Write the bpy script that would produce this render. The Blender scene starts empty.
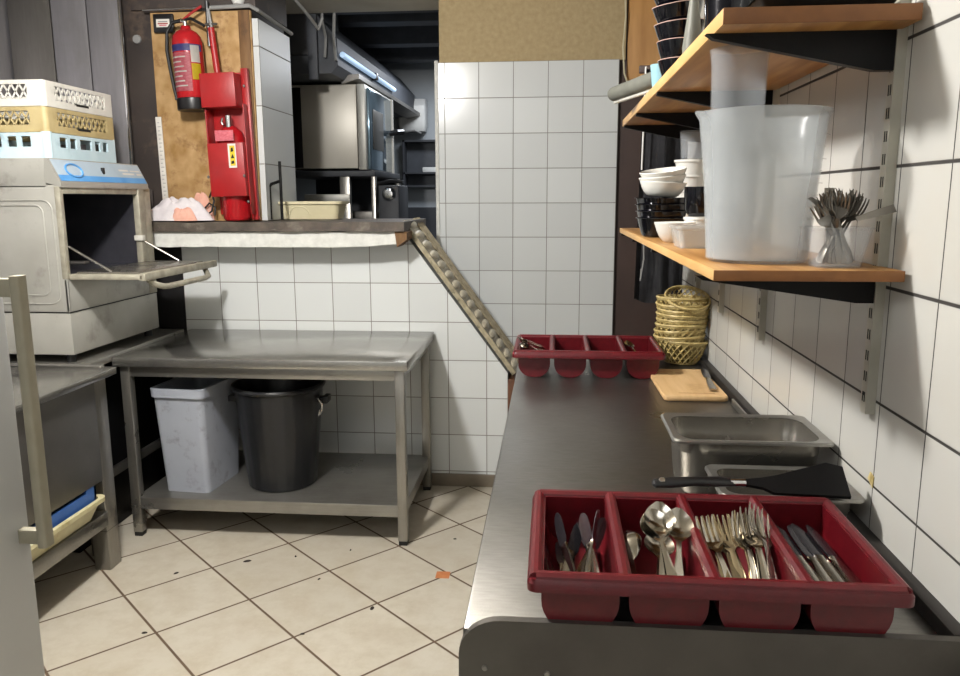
import bpy, bmesh, math, random
from mathutils import Vector, Matrix, noise
PI = math.pi
rnd = random.Random(7)
sc = bpy.context.scene
COL = sc.collection
sc.view_settings.view_transform = 'Standard'
sc.view_settings.look = 'None'
sc.view_settings.gamma = 1
sc.view_settings.use_curve_mapping = False
sc.view_settings.exposure = -0.17

# ------------------------------------------------------------------ materials
def srgb(h):
    h = h.lstrip('#')
    c = [int(h[i:i+2], 16) / 255 for i in (0, 2, 4)]
    return tuple((x / 12.92 if x <= .04045 else ((x + .055) / 1.055) ** 2.4) for x in c) + (1,)

class NT:
    def __init__(s, name):
        s.m = bpy.data.materials.new(name); s.m.use_nodes = True
        s.t = s.m.node_tree; s.b = s.t.nodes['Principled BSDF']
        s.out = s.t.nodes['Material Output']
    def n(s, ty, **k):
        x = s.t.nodes.new(ty)
        for a, v in k.items(): setattr(x, a, v)
        return x
    def l(s, a, b): s.t.links.new(a, b)
    def math(s, op, a, b=None, c=None):
        x = s.n('ShaderNodeMath', operation=op)
        for i, v in enumerate((a, b, c)):
            if v is None: continue
            if isinstance(v, (int, float)): x.inputs[i].default_value = v
            else: s.l(v, x.inputs[i])
        return x.outputs[0]
    def mix(s, f, a, b):
        x = s.n('ShaderNodeMix', data_type='RGBA')
        if isinstance(f, (int, float)): x.inputs[0].default_value = f
        else: s.l(f, x.inputs[0])
        for i, v in ((6, a), (7, b)):
            if isinstance(v, tuple): x.inputs[i].default_value = v
            else: s.l(v, x.inputs[i])
        return x.outputs[2]
    def co(s):
        return s.n('ShaderNodeTexCoord').outputs['Object']
    def noise(s, scale, detail=3, vec=None, stretch=None, rough=.5):
        v = vec or s.co()
        if stretch:
            mp = s.n('ShaderNodeMapping'); mp.inputs['Scale'].default_value = stretch
            s.l(v, mp.inputs['Vector']); v = mp.outputs[0]
        x = s.n('ShaderNodeTexNoise'); x.inputs['Scale'].default_value = scale
        x.inputs['Detail'].default_value = detail; x.inputs['Roughness'].default_value = rough
        s.l(v, x.inputs['Vector']); return x.outputs['Fac']
    def ramp(s, f, stops):
        x = s.n('ShaderNodeValToRGB'); e = x.color_ramp.elements
        e[0].position, e[0].color = stops[0]; e[1].position, e[1].color = stops[-1]
        for p, c in stops[1:-1]:
            q = e.new(p); q.color = c
        s.l(f, x.inputs[0]); return x.outputs[0]
    def bump(s, h, strength=.3, dist=.002):
        x = s.n('ShaderNodeBump'); x.inputs['Strength'].default_value = strength
        x.inputs['Distance'].default_value = dist
        s.l(h, x.inputs['Height']); s.l(x.outputs[0], s.b.inputs['Normal'])
    def set(s, **k):
        for a, v in k.items():
            i = s.b.inputs[a.replace('_', ' ')]
            if isinstance(v, (int, float, tuple)): i.default_value = v
            else: s.l(v, i)

def mat(name, c1, c2=None, rough=.5, metal=0., scale=12., stretch=None, bump=0., bdist=.002, bscale=None, spec=.5, dirt=None, dirt_scale=6, **k):
    t = NT(name); a = srgb(c1); b = srgb(c2) if c2 else tuple(x * .86 for x in a[:3]) + (1,)
    f = t.noise(scale, 4, stretch=stretch)
    f = t.ramp(f, [(.3, (0, 0, 0, 1)), (.7, (1, 1, 1, 1))])
    col = t.mix(f, a, b)
    if dirt:
        d = t.ramp(t.noise(dirt_scale, 6, rough=.65), [(.56, (0, 0, 0, 1)), (.72, (1, 1, 1, 1))])
        col = t.mix(d, col, srgb(dirt))
    t.set(Base_Color=col, Roughness=rough, Metallic=metal)
    t.b.inputs['Specular IOR Level'].default_value = spec
    if bump: t.bump(t.noise(bscale or scale * 3, 3, stretch=stretch), bump, bdist)
    for a_, v in k.items(): t.set(**{a_: v})
    return t.m

def steel(name, c='#9b9b98', c2='#85847f', rough=.32, stretch=(1, 1, 14), scale=9., rvar=.14, scratch=0., smudge='#6f6d66', metal=.82):
    t = NT(name)
    f = t.noise(scale, 5, stretch=stretch)
    col = t.mix(f, srgb(c), srgb(c2))
    d = t.ramp(t.noise(3.2, 6, rough=.6), [(.5, (0, 0, 0, 1)), (.75, (1, 1, 1, 1))])
    col = t.mix(t.math('MULTIPLY', d, .5), col, srgb(smudge))
    r = t.math('MULTIPLY_ADD', t.noise(5, 5), rvar * 2, rough - rvar)
    t.set(Base_Color=col, Roughness=r, Metallic=metal)
    h = t.noise(scale * 9, 3, stretch=stretch)
    t.bump(h, .12 + scratch, .0008)
    return t.m

def tiles(name, u, v, u0, w, v0, h, gw, tile, grout, rough=.18, split=None, var=.05, gbump=.5, stain=None, rot=0., mottled=None, gv=None):
    """square-grid ceramic tiles laid on world axes u and v"""
    t = NT(name); xyz = t.n('ShaderNodeSeparateXYZ'); co = t.co()
    if rot:
        mp = t.n('ShaderNodeMapping'); mp.inputs['Rotation'].default_value = (0, 0, rot); t.l(co, mp.inputs[0]); t.l(mp.outputs[0], xyz.inputs[0])
    else: t.l(co, xyz.inputs[0])
    U, V = xyz.outputs[u], xyz.outputs[v]
    U = t.math('DIVIDE', t.math('SUBTRACT', U, u0), w)
    if split:                      # rows below this height are shorter
        zz, h2 = split
        up = t.math('DIVIDE', t.math('MAXIMUM', t.math('SUBTRACT', V, zz), 0.), h)
        dn = t.math('DIVIDE', t.math('MINIMUM', t.math('SUBTRACT', V, zz), 0.), h2)
        V = t.math('ADD', up, dn)
    else: V = t.math('DIVIDE', t.math('SUBTRACT', V, v0), h)
    def edge(x, ww, g):
        f = t.math('FRACT', x); f = t.math('MINIMUM', f, t.math('SUBTRACT', 1., f))
        mr = t.n('ShaderNodeMapRange'); t.l(f, mr.inputs[0]); mr.inputs[1].default_value = g / ww * .35; mr.inputs[2].default_value = g / ww * .65
        return mr.outputs[0]
    e = t.math('MINIMUM', edge(U, w, gw), edge(V, h, gv or gw))      # 0 in grout, 1 on tile
    cmb = t.n('ShaderNodeCombineXYZ'); t.l(t.math('FLOOR', U), cmb.inputs[0]); t.l(t.math('FLOOR', V), cmb.inputs[1])
    wn = t.n('ShaderNodeTexWhiteNoise', noise_dimensions='2D'); t.l(cmb.outputs[0], wn.inputs[0])
    a = srgb(tile); b = tuple(x * (1 - var * 2) for x in a[:3]) + (1,)
    c = t.mix(wn.outputs[0], a, b)
    if mottled:
        m = t.ramp(t.noise(9, 7, rough=.7), [(.42, (0, 0, 0, 1)), (.72, (1, 1, 1, 1))])
        c = t.mix(t.math('MULTIPLY', m, .75), c, srgb(mottled))
    if stain:
        m = t.ramp(t.noise(2.3, 6, rough=.7), [(.5, (0, 0, 0, 1)), (.85, (1, 1, 1, 1))])
        c = t.mix(t.math('MULTIPLY', m, .6), c, srgb(stain))
    g = t.mix(t.noise(14, 3), srgb(grout), tuple(x * .55 for x in srgb(grout)[:3]) + (1,))
    c = t.mix(e, g, c)
    rr = t.math('MULTIPLY_ADD', t.math('SUBTRACT', 1., e), .6, rough)
    t.set(Base_Color=c, Roughness=rr)
    hgt = t.math('ADD', e, t.math('MULTIPLY', t.noise(7, 2), .35))
    t.bump(hgt, gbump, .0015)
    return t.m

def clear(name, c, rough=.1, alpha=.3, c2=None):
    """clear or cloudy plastic: part see-through, part glossy body"""
    t = NT(name)
    f = t.noise(5, 3)
    t.set(Base_Color=t.mix(f, srgb(c), srgb(c2 or c)), Roughness=rough, Alpha=alpha)
    t.b.inputs['Specular IOR Level'].default_value = .6
    return t.m

def emis(name, c, s):
    t = NT(name); t.set(Base_Color=srgb(c), Emission_Color=srgb(c), Emission_Strength=s); return t.m

M = {}
M['steel'] = steel('brushed_steel', stretch=(1, 14, 14), c='#a9a7a2', c2='#94928c')
M['steel_v'] = steel('brushed_steel_upright', stretch=(14, 14, 1), c='#a3a09a', c2='#8d8a83')
M['steel_top'] = steel('scratched_worktop_steel', c='#8c8a86', c2='#6f6d69', rough=.34, stretch=(2, 9, 1), scale=16, scratch=.3, metal=.95)
M['steel_table'] = steel('table_top_steel', c='#b0aea9', c2='#9a9892', rough=.19, stretch=(9, 2, 1), scale=10, scratch=.1)
M['steel_dark'] = steel('dull_grey_steel', c='#7f7c78', c2='#6b6863', rough=.4, stretch=(10, 1, 1))
M['steel_clad'] = steel('wall_cladding_steel', c='#8f8d90', c2='#7b797c', rough=.42, stretch=(10, 10, 1), scale=6, metal=.55)
M['steel_pan'] = steel('pan_steel', c='#aaa69e', c2='#918d85', rough=.27, rvar=.07, stretch=(1, 1, 1), metal=.85)
M['dw_steel'] = mat('washer_casing_steel', '#b1b0a9', '#a19f97', rough=.42, metal=.35, scale=5, bump=.05, dirt='#8b8880')
M['dw_rim'] = mat('washer_limescale_steel', '#b0ab9b', '#8f8b7c', rough=.5, metal=.3, scale=22, bump=.1)
M['cut'] = steel('cutlery_steel', c='#bdb8ae', c2='#958e82', rough=.17, rvar=.07, stretch=(1, 1, 1), smudge='#7d7464', metal=1.)
M['chrome'] = mat('chrome', '#d0d0d0', rough=.15, metal=1)
M['black_inside'] = mat('washer_chamber_dark_steel', '#5c5c64', '#44444c', rough=.35, metal=.6, scale=5)
M['red_tray'] = mat('maroon_plastic', '#5a0b14', '#4b0810', rough=.34, scale=60, bump=.06, bscale=250, bdist=.0006, spec=.5)
M['red'] = mat('fire_red_paint', '#a01c1f', '#8f1719', rough=.4, scale=8)
M['red_cyl'] = mat('extinguisher_red_gloss', '#ab1a22', '#9c171d', rough=.22)
M['label_red'] = mat('faded_pink_label', '#c9707a', '#b24552', rough=.5, scale=70, stretch=(1, 1, 3))
M['label_blue'] = mat('blue_label', '#4a4a8c', '#3c3c78', rough=.5)
M['label_yellow'] = mat('yellow_label', '#d9c22e', '#c9b020', rough=.5)
M['label_white'] = mat('white_label', '#dcd9d2', '#c9c5bd', rough=.5)
M['black'] = mat('black_plastic', '#151517', '#0e0e10', rough=.35, scale=20)
M['black_gloss'] = mat('black_glazed', '#0b0c12', '#08080c', rough=.1, scale=20)
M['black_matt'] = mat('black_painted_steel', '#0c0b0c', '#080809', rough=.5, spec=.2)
M['binblack'] = mat('black_bin_plastic', '#1b1c1f', '#121316', rough=.3, scale=9, bump=.05)
M['bingrey'] = mat('grey_bin_plastic', '#a3a8b2', '#969ba6', rough=.5, scale=4, dirt='#85868a', dirt_scale=16, bump=.05)
M['rim_white'] = mat('bone_china_edge', '#c9a9a0', '#b89a90', rough=.3)
M['cardboard'] = mat('aged_plywood', '#b8976a', '#93703f', rough=.75, scale=16, stretch=(1, 1, .8), dirt='#7a5630', dirt_scale=11, bump=.2)
M['plywood_r'] = mat('orange_plywood', '#cb9a5c', '#ab7a40', rough=.6, scale=5, stretch=(2.5, 1, .5), bump=.08)
M['plaster'] = mat('tan_plaster', '#b3a07a', '#a5916b', rough=.85, scale=40, bump=.25, bscale=120)
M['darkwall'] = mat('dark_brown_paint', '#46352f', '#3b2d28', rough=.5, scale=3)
M['recess'] = mat('dark_recess_paint', '#3d342f', '#2b2421', rough=.6, scale=4, dirt='#57483c')
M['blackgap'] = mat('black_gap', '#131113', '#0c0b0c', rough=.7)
M['ceiling'] = mat('ceiling_paint', '#c9c4b8', '#bdb8ab', rough=.85, scale=6, bump=.05)
M['stone'] = mat('dark_slate', '#5a5046', '#352f2a', rough=.6, scale=18, bump=.5, bdist=.004, dirt='#7b7266', dirt_scale=9)
M['white_edge'] = mat('rough_white_plaster', '#dcdcd6', '#c8c8c2', rough=.8, scale=30, bump=.4, bdist=.003)
M['brownwood'] = mat('brown_stained_wood', '#6b4226', '#4c2d17', rough=.5, scale=10, stretch=(4, 4, .5), bump=.1)
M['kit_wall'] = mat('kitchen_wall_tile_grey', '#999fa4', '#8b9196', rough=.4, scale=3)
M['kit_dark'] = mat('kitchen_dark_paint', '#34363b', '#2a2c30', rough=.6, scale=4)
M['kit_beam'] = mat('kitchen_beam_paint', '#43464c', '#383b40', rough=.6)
M['cream'] = mat('cream_plastic', '#d8d0b0', '#ccc3a0', rough=.4, scale=6)
M['cream_tray'] = mat('cream_tray_plastic', '#d6cfa8', '#c6bd92', rough=.4, scale=16, dirt='#a99a66', dirt_scale=10)
M['blue'] = mat('blue_rack_plastic', '#3c69b0', '#2f5698', rough=.4)
M['rack_white'] = mat('white_rack_plastic', '#d6d4cc', '#c8c6bd', rough=.45, dirt='#aaa697')
M['rack_tan'] = mat('tan_rack_plastic', '#b7a77c', '#a59366', rough=.45, dirt='#8a7950')
M['rack_blue'] = mat('pale_blue_rack_plastic', '#c3d7de', '#b0c8d1', rough=.45, dirt='#8ca4ad')
M['white'] = mat('white_plastic', '#d9d9d6', '#cdcdc9', rough=.35)
M['porcelain'] = mat('white_porcelain', '#e3e2dc', '#d7d6cf', rough=.2)
M['fridge'] = mat('white_enamel_door', '#c6c8c8', '#babcbc', rough=.45, scale=2, metal=.2)
M['fridge_edge'] = mat('cream_handle', '#9a9584', '#8b8675', rough=.5, metal=.1)
M['light_blue'] = mat('light_blue_plastic', '#8fb9c6', '#80abb9', rough=.4)
M['grey_tube'] = mat('grey_foam_sleeve', '#6f7068', '#5f6058', rough=.6)
M['grey_cloth'] = mat('dark_grey_cotton', '#3a3a3e', '#2e2e31', rough=.9, scale=20, bump=.2)
M['cloth_white'] = mat('white_cotton_cloth', '#d9d4d6', '#cbc4c8', rough=.9, scale=30, bump=.2)
M['cloth_peach'] = mat('peach_cotton_cloth', '#dfae9c', '#d39d8b', rough=.9, scale=30, bump=.2)
M['rubber'] = mat('black_rubber', '#121212', rough=.6)
M['panel_blue'] = mat('blue_panel_print', '#5f9fd6', '#4a8cc8', rough=.35)
M['panel_pale'] = mat('pale_panel_print', '#aabac6', '#9fb0bd', rough=.35)
M['shelf_wood'] = None
M['rail'] = mat('white_shelf_rail', '#b5b2a5', '#a5a294', rough=.4, metal=.3)
M['slot'] = mat('rail_slot_shadow_gap', '#1c1b19', rough=.8)
M['tread'] = mat('checker_plate_aluminium', '#b0a68e', '#8f856c', rough=.42, metal=.2, scale=30, dirt='#57503f', dirt_scale=22)
M['nosing_stud'] = mat('worn_nosing_stud', '#cfc7b2', '#b5ab92', rough=.4, metal=.15, scale=30)
M['dark_strip'] = mat('near_black_steel_edge', '#33302e', '#282624', rough=.5, metal=.4)
M['oven_steel'] = mat('oven_casing_steel', '#c2bdb2', '#aaa598', rough=.4, metal=.2, scale=3, stretch=(1, 1, .3))
M['end_steel'] = steel('dull_end_panel_steel', c='#5f5b56', c2='#4f4b47', rough=.45, stretch=(1, 1, 1), scale=14, metal=.7)
M['brownwood_old'] = mat('old_dark_wood', '#7a5a36', '#563a1e', rough=.7, scale=9, stretch=(4, 1, .6), dirt='#3a2614', bump=.2)
M['terracotta'] = mat('terracotta_inset_tile', '#b0683a', '#c07c4e', rough=.4, scale=30)
M['speck'] = mat('dark_food_debris', '#241c16', rough=.8)
M['glassdoor'] = mat('oven_glass', '#8fa5b5', '#5f7480', rough=.08, metal=.7, scale=4)
M['skirt'] = mat('grey_brown_skirting_tile', '#7d7364', '#6a6153', rough=.4, scale=8)
M['cable'] = mat('grey_cable', '#8a8a88', rough=.5)
M['bamboo'] = mat('woven_bamboo', '#cdbb82', '#a08a50', rough=.5, scale=60)

def wood_shelf():
    t = NT('pine_shelf_board')
    f = t.noise(4, 5, stretch=(9, .8, 9)); 
    c = t.ramp(f, [(.3, srgb('#b68c54')), (.5, srgb('#a37642')), (.75, srgb('#855d32'))])
    k = t.ramp(t.noise(9, 2, stretch=(1, .6, 1)), [(.68, (0, 0, 0, 1)), (.76, (1, 1, 1, 1))])
    c = t.mix(t.math('MULTIPLY', k, .6), c, srgb('#5a3414'))
    t.set(Base_Color=c, Roughness=.42); t.bump(f, .1, .001); return t.m
M['shelf_wood'] = wood_shelf()
M['wood_edge'] = mat('pine_cut_edge', '#8c5a2a', '#6f4319', rough=.5, scale=14, stretch=(1, 6, 1))
M['wood_lip'] = mat('pine_pale_front_edge', '#d4ab70', '#c3975a', rough=.45, scale=8, stretch=(4, .6, 4))
M['board'] = mat('pale_chopping_board_wood', '#cfae80', '#c09c6c', rough=.55, scale=5, stretch=(8, 1, 1), dirt='#a88458', dirt_scale=8)

WHITE = '#d9dcdb'
M['t_right'] = tiles('white_wall_tiles_dark_grout', 1, 2, 1.162, .1635, 1.1675, .1952, .0032, '#c8c7c1', '#3a3734', rough=.24, split=(1.1675, .1441), stain='#c4beb0', gbump=.45, gv=.006)
M['t_col'] = tiles('white_column_tiles', 0, 2, -.2347, .2, 2.281, .2, .004, WHITE, '#8f8c86', rough=.16, gbump=.4)
M['t_half'] = tiles('white_low_wall_tiles', 0, 2, -1.5305, .2, 1.082, .2, .004, WHITE, '#86827b', rough=.2, gbump=.4)
M['t_jamb'] = tiles('white_jamb_tiles', 1, 2, 3.95, .6, 1.40, .285, .005, '#c6c9c9', '#86827b', rough=.4)
M['t_floor'] = tiles('beige_floor_tiles', 0, 1, 0, .3505, 0, .3505, .009, '#c6bfb0', '#665240', rough=.36, var=.06, mottled='#aca18d', stain='#a99d88', rot=0, gbump=.4)
# lay the floor grid at 45 degrees through a grout crossing
def floor_fix():
    t = M['t_floor'].node_tree
    sep = [n for n in t.nodes if n.type == 'SEPXYZ'][0]; src = sep.inputs[0].links[0].from_socket
    sub = t.nodes.new('ShaderNodeVectorMath'); sub.operation = 'SUBTRACT'; sub.inputs[1].default_value = (-1.139, 2.679, 0)
    rot = t.nodes.new('ShaderNodeVectorRotate'); rot.rotation_type = 'Z_AXIS'; rot.inputs['Angle'].default_value = math.radians(-46.6)
    t.links.new(src, sub.inputs[0]); t.links.new(sub.outputs[0], rot.inputs['Vector']); t.links.new(rot.outputs[0], sep.inputs[0])
floor_fix()

# ------------------------------------------------------------------ mesh helpers
def NB(): return bmesh.new()
def xf(vs, mtx):
    if mtx is not None:
        for v in vs: v.co = mtx @ v.co
def box(bm, x0, x1, y0, y1, z0, z1, bev=0., mtx=None, seg=2):
    r = bmesh.ops.create_cube(bm, size=1.)['verts']
    for v in r: v.co = Vector(((x0+x1)/2 + v.co.x*(x1-x0), (y0+y1)/2 + v.co.y*(y1-y0), (z0+z1)/2 + v.co.z*(z1-z0)))
    if bev:
        es = {e for v in r for e in v.link_edges}
        q = bmesh.ops.bevel(bm, geom=list(es), offset=bev, segments=seg, affect='EDGES', profile=.5)
        r = list({v for f in q['faces'] for v in f.verts} | {v for v in r if v.is_valid})
    xf(r, mtx); return bm
def tube(bm, pts, r, seg=10, closed=False, cap=True, radii=None):
    pts = [Vector(p) for p in pts]; n = len(pts); rings = []; up = None
    for i, p in enumerate(pts):
        if closed: d = pts[(i+1) % n] - pts[i-1]
        else: d = pts[min(i+1, n-1)] - pts[max(i-1, 0)]
        d.normalize()
        if up is None: up = Vector((0, 0, 1)) if abs(d.z) < .9 else Vector((1, 0, 0))
        a = d.cross(up)
        if a.length < 1e-4: a = d.cross(Vector((1, .3, 0)))
        a.normalize(); b = a.cross(d).normalized(); up = b
        rr = radii[i] if radii else r
        rings.append([bm.verts.new(p + a*math.cos(2*PI*k/seg)*rr + b*math.sin(2*PI*k/seg)*rr) for k in range(seg)])
    for i in range(n if closed else n-1):
        A, B = rings[i], rings[(i+1) % n]
        for k in range(seg): bm.faces.new((A[k], A[(k+1) % seg], B[(k+1) % seg], B[k]))
    if cap and not closed:
        bm.faces.new(rings[0][::-1]); bm.faces.new(rings[-1])
    return bm
def lathe(bm, prof, cx=0, cy=0, seg=32, mtx=None, sx=1., sy=1., pw=2.):
    """prof: (r,z) list; pw>2 squares the section"""
    vs = []; rings = []
    for r, z in prof:
        ring = []
        for k in range(seg):
            a = 2*PI*k/seg; c, s = math.cos(a), math.sin(a)
            if pw != 2: 
                q = (abs(c)**pw + abs(s)**pw) ** (-1/pw); c *= q; s *= q
            v = bm.verts.new((cx + r*c*sx, cy + r*s*sy, z)); ring.append(v); vs.append(v)
        rings.append(ring)
    for A, B in zip(rings, rings[1:]):
        for k in range(seg): bm.faces.new((A[k], A[(k+1) % seg], B[(k+1) % seg], B[k]))
    if prof[0][0] > 1e-6: bm.faces.new(rings[0][::-1])
    if prof[-1][0] > 1e-6: bm.faces.new(rings[-1])
    bmesh.ops.remove_doubles(bm, verts=vs, dist=1e-6)
    xf([v for v in vs if v.is_valid], mtx); return bm
def prism(bm, poly, axis, a, b, mtx=None):
    """poly in the two other axes (cyclic order), extruded along axis from a to b"""
    def P(u, v, w): return {'x': (w, u, v), 'y': (u, w, v), 'z': (u, v, w)}[axis]
    A = [bm.verts.new(P(u, v, a)) for u, v in poly]; B = [bm.verts.new(P(u, v, b)) for u, v in poly]
    bm.faces.new(A); bm.faces.new(B[::-1]); n = len(poly)
    for i in range(n): bm.faces.new((A[i], B[i], B[(i+1) % n], A[(i+1) % n]))
    xf(A+B, mtx); return bm
def rrect(w, h, r, n=5, cx=0, cy=0):
    p = []
    for sx, sy, a0 in ((1, 1, 0), (-1, 1, PI/2), (-1, -1, PI), (1, -1, 3*PI/2)):
        for k in range(n+1):
            a = a0 + PI/2*k/n
            p.append((cx + sx*(w/2-r) + r*math.cos(a), cy + sy*(h/2-r) + r*math.sin(a)))
    return p
def loft(bm, loops, cap0=True, cap1=True):
    R = [[bm.verts.new(p) for p in L] for L in loops]; n = len(R[0])
    for A, B in zip(R, R[1:]):
        for k in range(n): bm.faces.new((A[k], A[(k+1) % n], B[(k+1) % n], B[k]))
    if cap0: bm.faces.new(R[0][::-1])
    if cap1: bm.faces.new(R[-1])
    return bm
def obj(name, bm, m, parent=None, smooth=True, angle=35, loc=None):
    bmesh.ops.recalc_face_normals(bm, faces=bm.faces)
    me = bpy.data.meshes.new(name)
    if smooth:
        for f in bm.faces: f.smooth = True
        for e in bm.edges:
            if len(e.link_faces) == 2 and e.calc_face_angle(0) > math.radians(angle): e.smooth = False
            elif len(e.link_faces) != 2: e.smooth = False
    bm.to_mesh(me); bm.free()
    for x in (m if isinstance(m, (list, tuple)) else [m]): me.materials.append(x if not isinstance(x, str) else M[x])
    o = bpy.data.objects.new(name, me); COL.objects.link(o)
    if parent: o.parent = parent
    if loc: o.location = loc
    return o
def tag(o, label, cat, group=None, kind=None):
    o['label'] = label; o['category'] = cat
    if group: o['group'] = group
    if kind: o['kind'] = kind
    return o
def thing(name, label, cat, loc=(0, 0, 0), rz=0, group=None, rot=None):
    o = bpy.data.objects.new(name, None); COL.objects.link(o); o.empty_display_size = .05
    o.location = loc; o.rotation_euler = rot or (0, 0, rz)
    return tag(o, label, cat, group)
def solo(name, bm, m, label, cat, loc=(0, 0, 0), rot=(0, 0, 0), group=None, **k):
    o = obj(name, bm, m, None, **k); o.location = loc; o.rotation_euler = rot
    return tag(o, label, cat, group)
def struct(name, bm, m, parent=None):
    o = obj(name, bm, m, parent, smooth=False)
    if not parent: o['kind'] = 'structure'
    return o
def dup(root, loc, rot, label, group=None):
    r = root.copy(); COL.objects.link(r); r.location = loc; r.rotation_euler = rot; r['label'] = label
    if group: r['group'] = group
    for ch in list(root.children):
        c = ch.copy(); COL.objects.link(c); c.parent = r
        for g in list(ch.children):
            d = g.copy(); COL.objects.link(d); d.parent = c
    return r
def lookrot(d):            # euler that turns +Y to direction d
    return Vector(d).to_track_quat('Y', 'Z').to_euler()

# ------------------------------------------------------------------ the setting
XW = .55
struct('floor', box(NB(), -4.5, 2.2, -1.6, 9.2, -.1, 0), 't_floor')
struct('ceiling', box(NB(), -2.9, 2.2, -1.6, 5.0, 2.64, 2.9), 'ceiling')
struct('wall_right', box(NB(), XW, XW+.5, -1.6, 3.37, 0, 2.75), 't_right')
struct('wall_front', box(NB(), -2.9, 2.2, -1.7, -1.6, 0, 2.75), 't_half')
struct('wall_left', box(NB(), -2.9, -2.7, -1.6, 5.0, 0, 2.75), 'steel_clad')
struct('wall_column', box(NB(), -.671, .366, 4.683, 5.0, 0, 2.281), 't_col')
struct('wall_plaster', box(NB(), -.665, .40, 4.70, 5.0, 2.281, 2.75), 'plaster')
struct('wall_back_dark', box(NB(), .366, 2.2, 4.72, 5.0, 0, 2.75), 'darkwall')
struct('trim_1', box(NB(), -.692, -.671, 4.675, 5.0, 0, 2.292, .003), 'white_edge')
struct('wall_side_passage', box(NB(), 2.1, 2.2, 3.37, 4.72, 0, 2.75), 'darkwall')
# low wall with sloping right end
prism_half = prism(NB(), [(-1.93, 0), (-.222, 0), (-.222, .62), (-.755, 1.345), (-1.93, 1.345)], 'y', 3.942, 4.33)
struct('wall_low', prism_half, 't_half')
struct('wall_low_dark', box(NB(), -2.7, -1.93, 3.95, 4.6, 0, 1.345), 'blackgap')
struct('baseboard_back', box(NB(), -1.93, -.20, 3.93, 3.942, 0, .068, .002), 'skirt')
struct('wall_back_left', box(NB(), -2.7, -1.488, 3.954, 4.42, 1.406, 2.75), 'recess')
struct('wall_jamb', box(NB(), -1.487, -1.458, 3.946, 4.42, 1.40, 2.385), 't_jamb')
# kitchen beyond
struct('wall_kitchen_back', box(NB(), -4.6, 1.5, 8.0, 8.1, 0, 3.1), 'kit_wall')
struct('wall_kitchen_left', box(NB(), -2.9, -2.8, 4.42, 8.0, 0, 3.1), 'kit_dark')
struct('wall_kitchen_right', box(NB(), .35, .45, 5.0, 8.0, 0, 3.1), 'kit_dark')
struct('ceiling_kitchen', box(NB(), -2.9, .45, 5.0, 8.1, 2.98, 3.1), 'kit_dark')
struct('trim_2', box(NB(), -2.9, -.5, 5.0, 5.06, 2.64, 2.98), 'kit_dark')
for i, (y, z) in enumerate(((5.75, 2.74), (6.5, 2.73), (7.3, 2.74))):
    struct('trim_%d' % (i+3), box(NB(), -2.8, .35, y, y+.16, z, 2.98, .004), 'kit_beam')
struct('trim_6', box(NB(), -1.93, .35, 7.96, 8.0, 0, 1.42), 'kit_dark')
# plywood board mounted high right of the column
solo('plywood_board', box(NB(), -.30, .35, -.012, .012, 0, .505, .002), 'plywood_r', 'orange plywood board fixed high in the corner between the white column and right shelves', 'board', (.71, 4.707, 2.13))
solo('cable', tube(NB(), [(.385, 4.66, 2.63), (.392, 4.655, 2.5), (.38, 4.655, 2.34), (.392, 4.655, 2.2), (.41, 4.66, 2.15)], .005, 6), 'cream', 'thin pale cable hanging between white column tiles and orange plywood', 'cable')
# aged plywood behind extinguishers
pb = NB(); box(pb, -2.0, -1.487, 3.93, 3.952, 1.40, 2.42, .002)
solo('wood_batten', box(NB(), -1.548, -1.492, 3.922, 3.930, 1.40, 2.42, .001), 'brownwood_old', 'dark rough wood batten between red cabinet and white tiled jamb', 'batten')
solo('plywood_board', pb, 'cardboard', 'worn brown plywood panel behind the fire extinguishers', 'board')
# stainless cladding sheet left of it
t = thing('wall_cladding', 'tall stainless steel cladding sheets behind the glass racks', 'cladding', (-2.4, 3.86, .84))
obj('sheet', box(NB(), .12, .288, -.01, .0, 0, 1.795, .002), 'steel_clad', t)
obj('sheet', box(NB(), -.065, .114, -.01, .0, 0, 1.795, .002), 'steel_clad', t)
obj('sheet', box(NB(), -.29, -.07, -.012, .0, 0, 1.795, .002), 'steel_dark', t)  # darker steel here paints a dark reflection onto the left sheet
obj('edge_strip', box(NB(), .280, .292, -.014, .004, 0, 1.795, .002), 'chrome', t)
solo('highlight_disc', lathe(NB(), [(.0, 0), (.022, 0), (.02, .008), (0, .01)], seg=20), 'cable', 'small round grey disc standing in for a highlight high on the dark strip left of the extinguishers', 'fitting', (-2.085, 3.948, 2.30), (PI/2, 0, 0))  # disc added in place of a blurred highlight, not a real fitting

# ledge, plaster lip, stepped trim
bm = NB()
n = 26; Lt, Lb = [], []
for i in range(n+1):
    x = -2.12 + (2.12-.715)*i/n
    Lt.append((x, 1.398 + .006*noise.noise(Vector((x*7, 0, 0))))); Lb.append((x, 1.352 + .010*noise.noise(Vector((x*9, 3, 0)))))
prism(bm, Lb + Lt[::-1], 'y', 3.765, 4.43)
solo('stone_ledge', bm, 'stone', 'rough dark stone ledge capping the low white tiled wall', 'ledge')
bm = NB(); Lt = [(-2.12, 1.35), (-.75, 1.35)]; Lb = [(-.752 - 1.368*i/20, 1.275 + .008*noise.noise(Vector((i*.9, 1, 0))) + .016*max(0, (3-i))/3) for i in range(21)]
prism(bm, [Lt[0], Lt[1]] + Lb, 'y', 3.785, 3.945)
solo('plaster_lip', bm, 'white_edge', 'thick rough white plaster lip under the dark stone ledge', 'ledge')
bm = NB()
A = Vector((-.752, 0, 1.395)); B = Vector((-.187, 0, .62)); d = (B-A).normalized(); nrm = Vector((-d.z, 0, d.x))
if nrm.x < 0: nrm = -nrm
t = thing('checker_plate_nosing', 'worn aluminium checker plate strip capping the sloping low wall', 'trim')
def SL(s, y, h): p = A + d*s + nrm*h; return (p.x, y, p.z)
Ltot = (B-A).length
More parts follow.
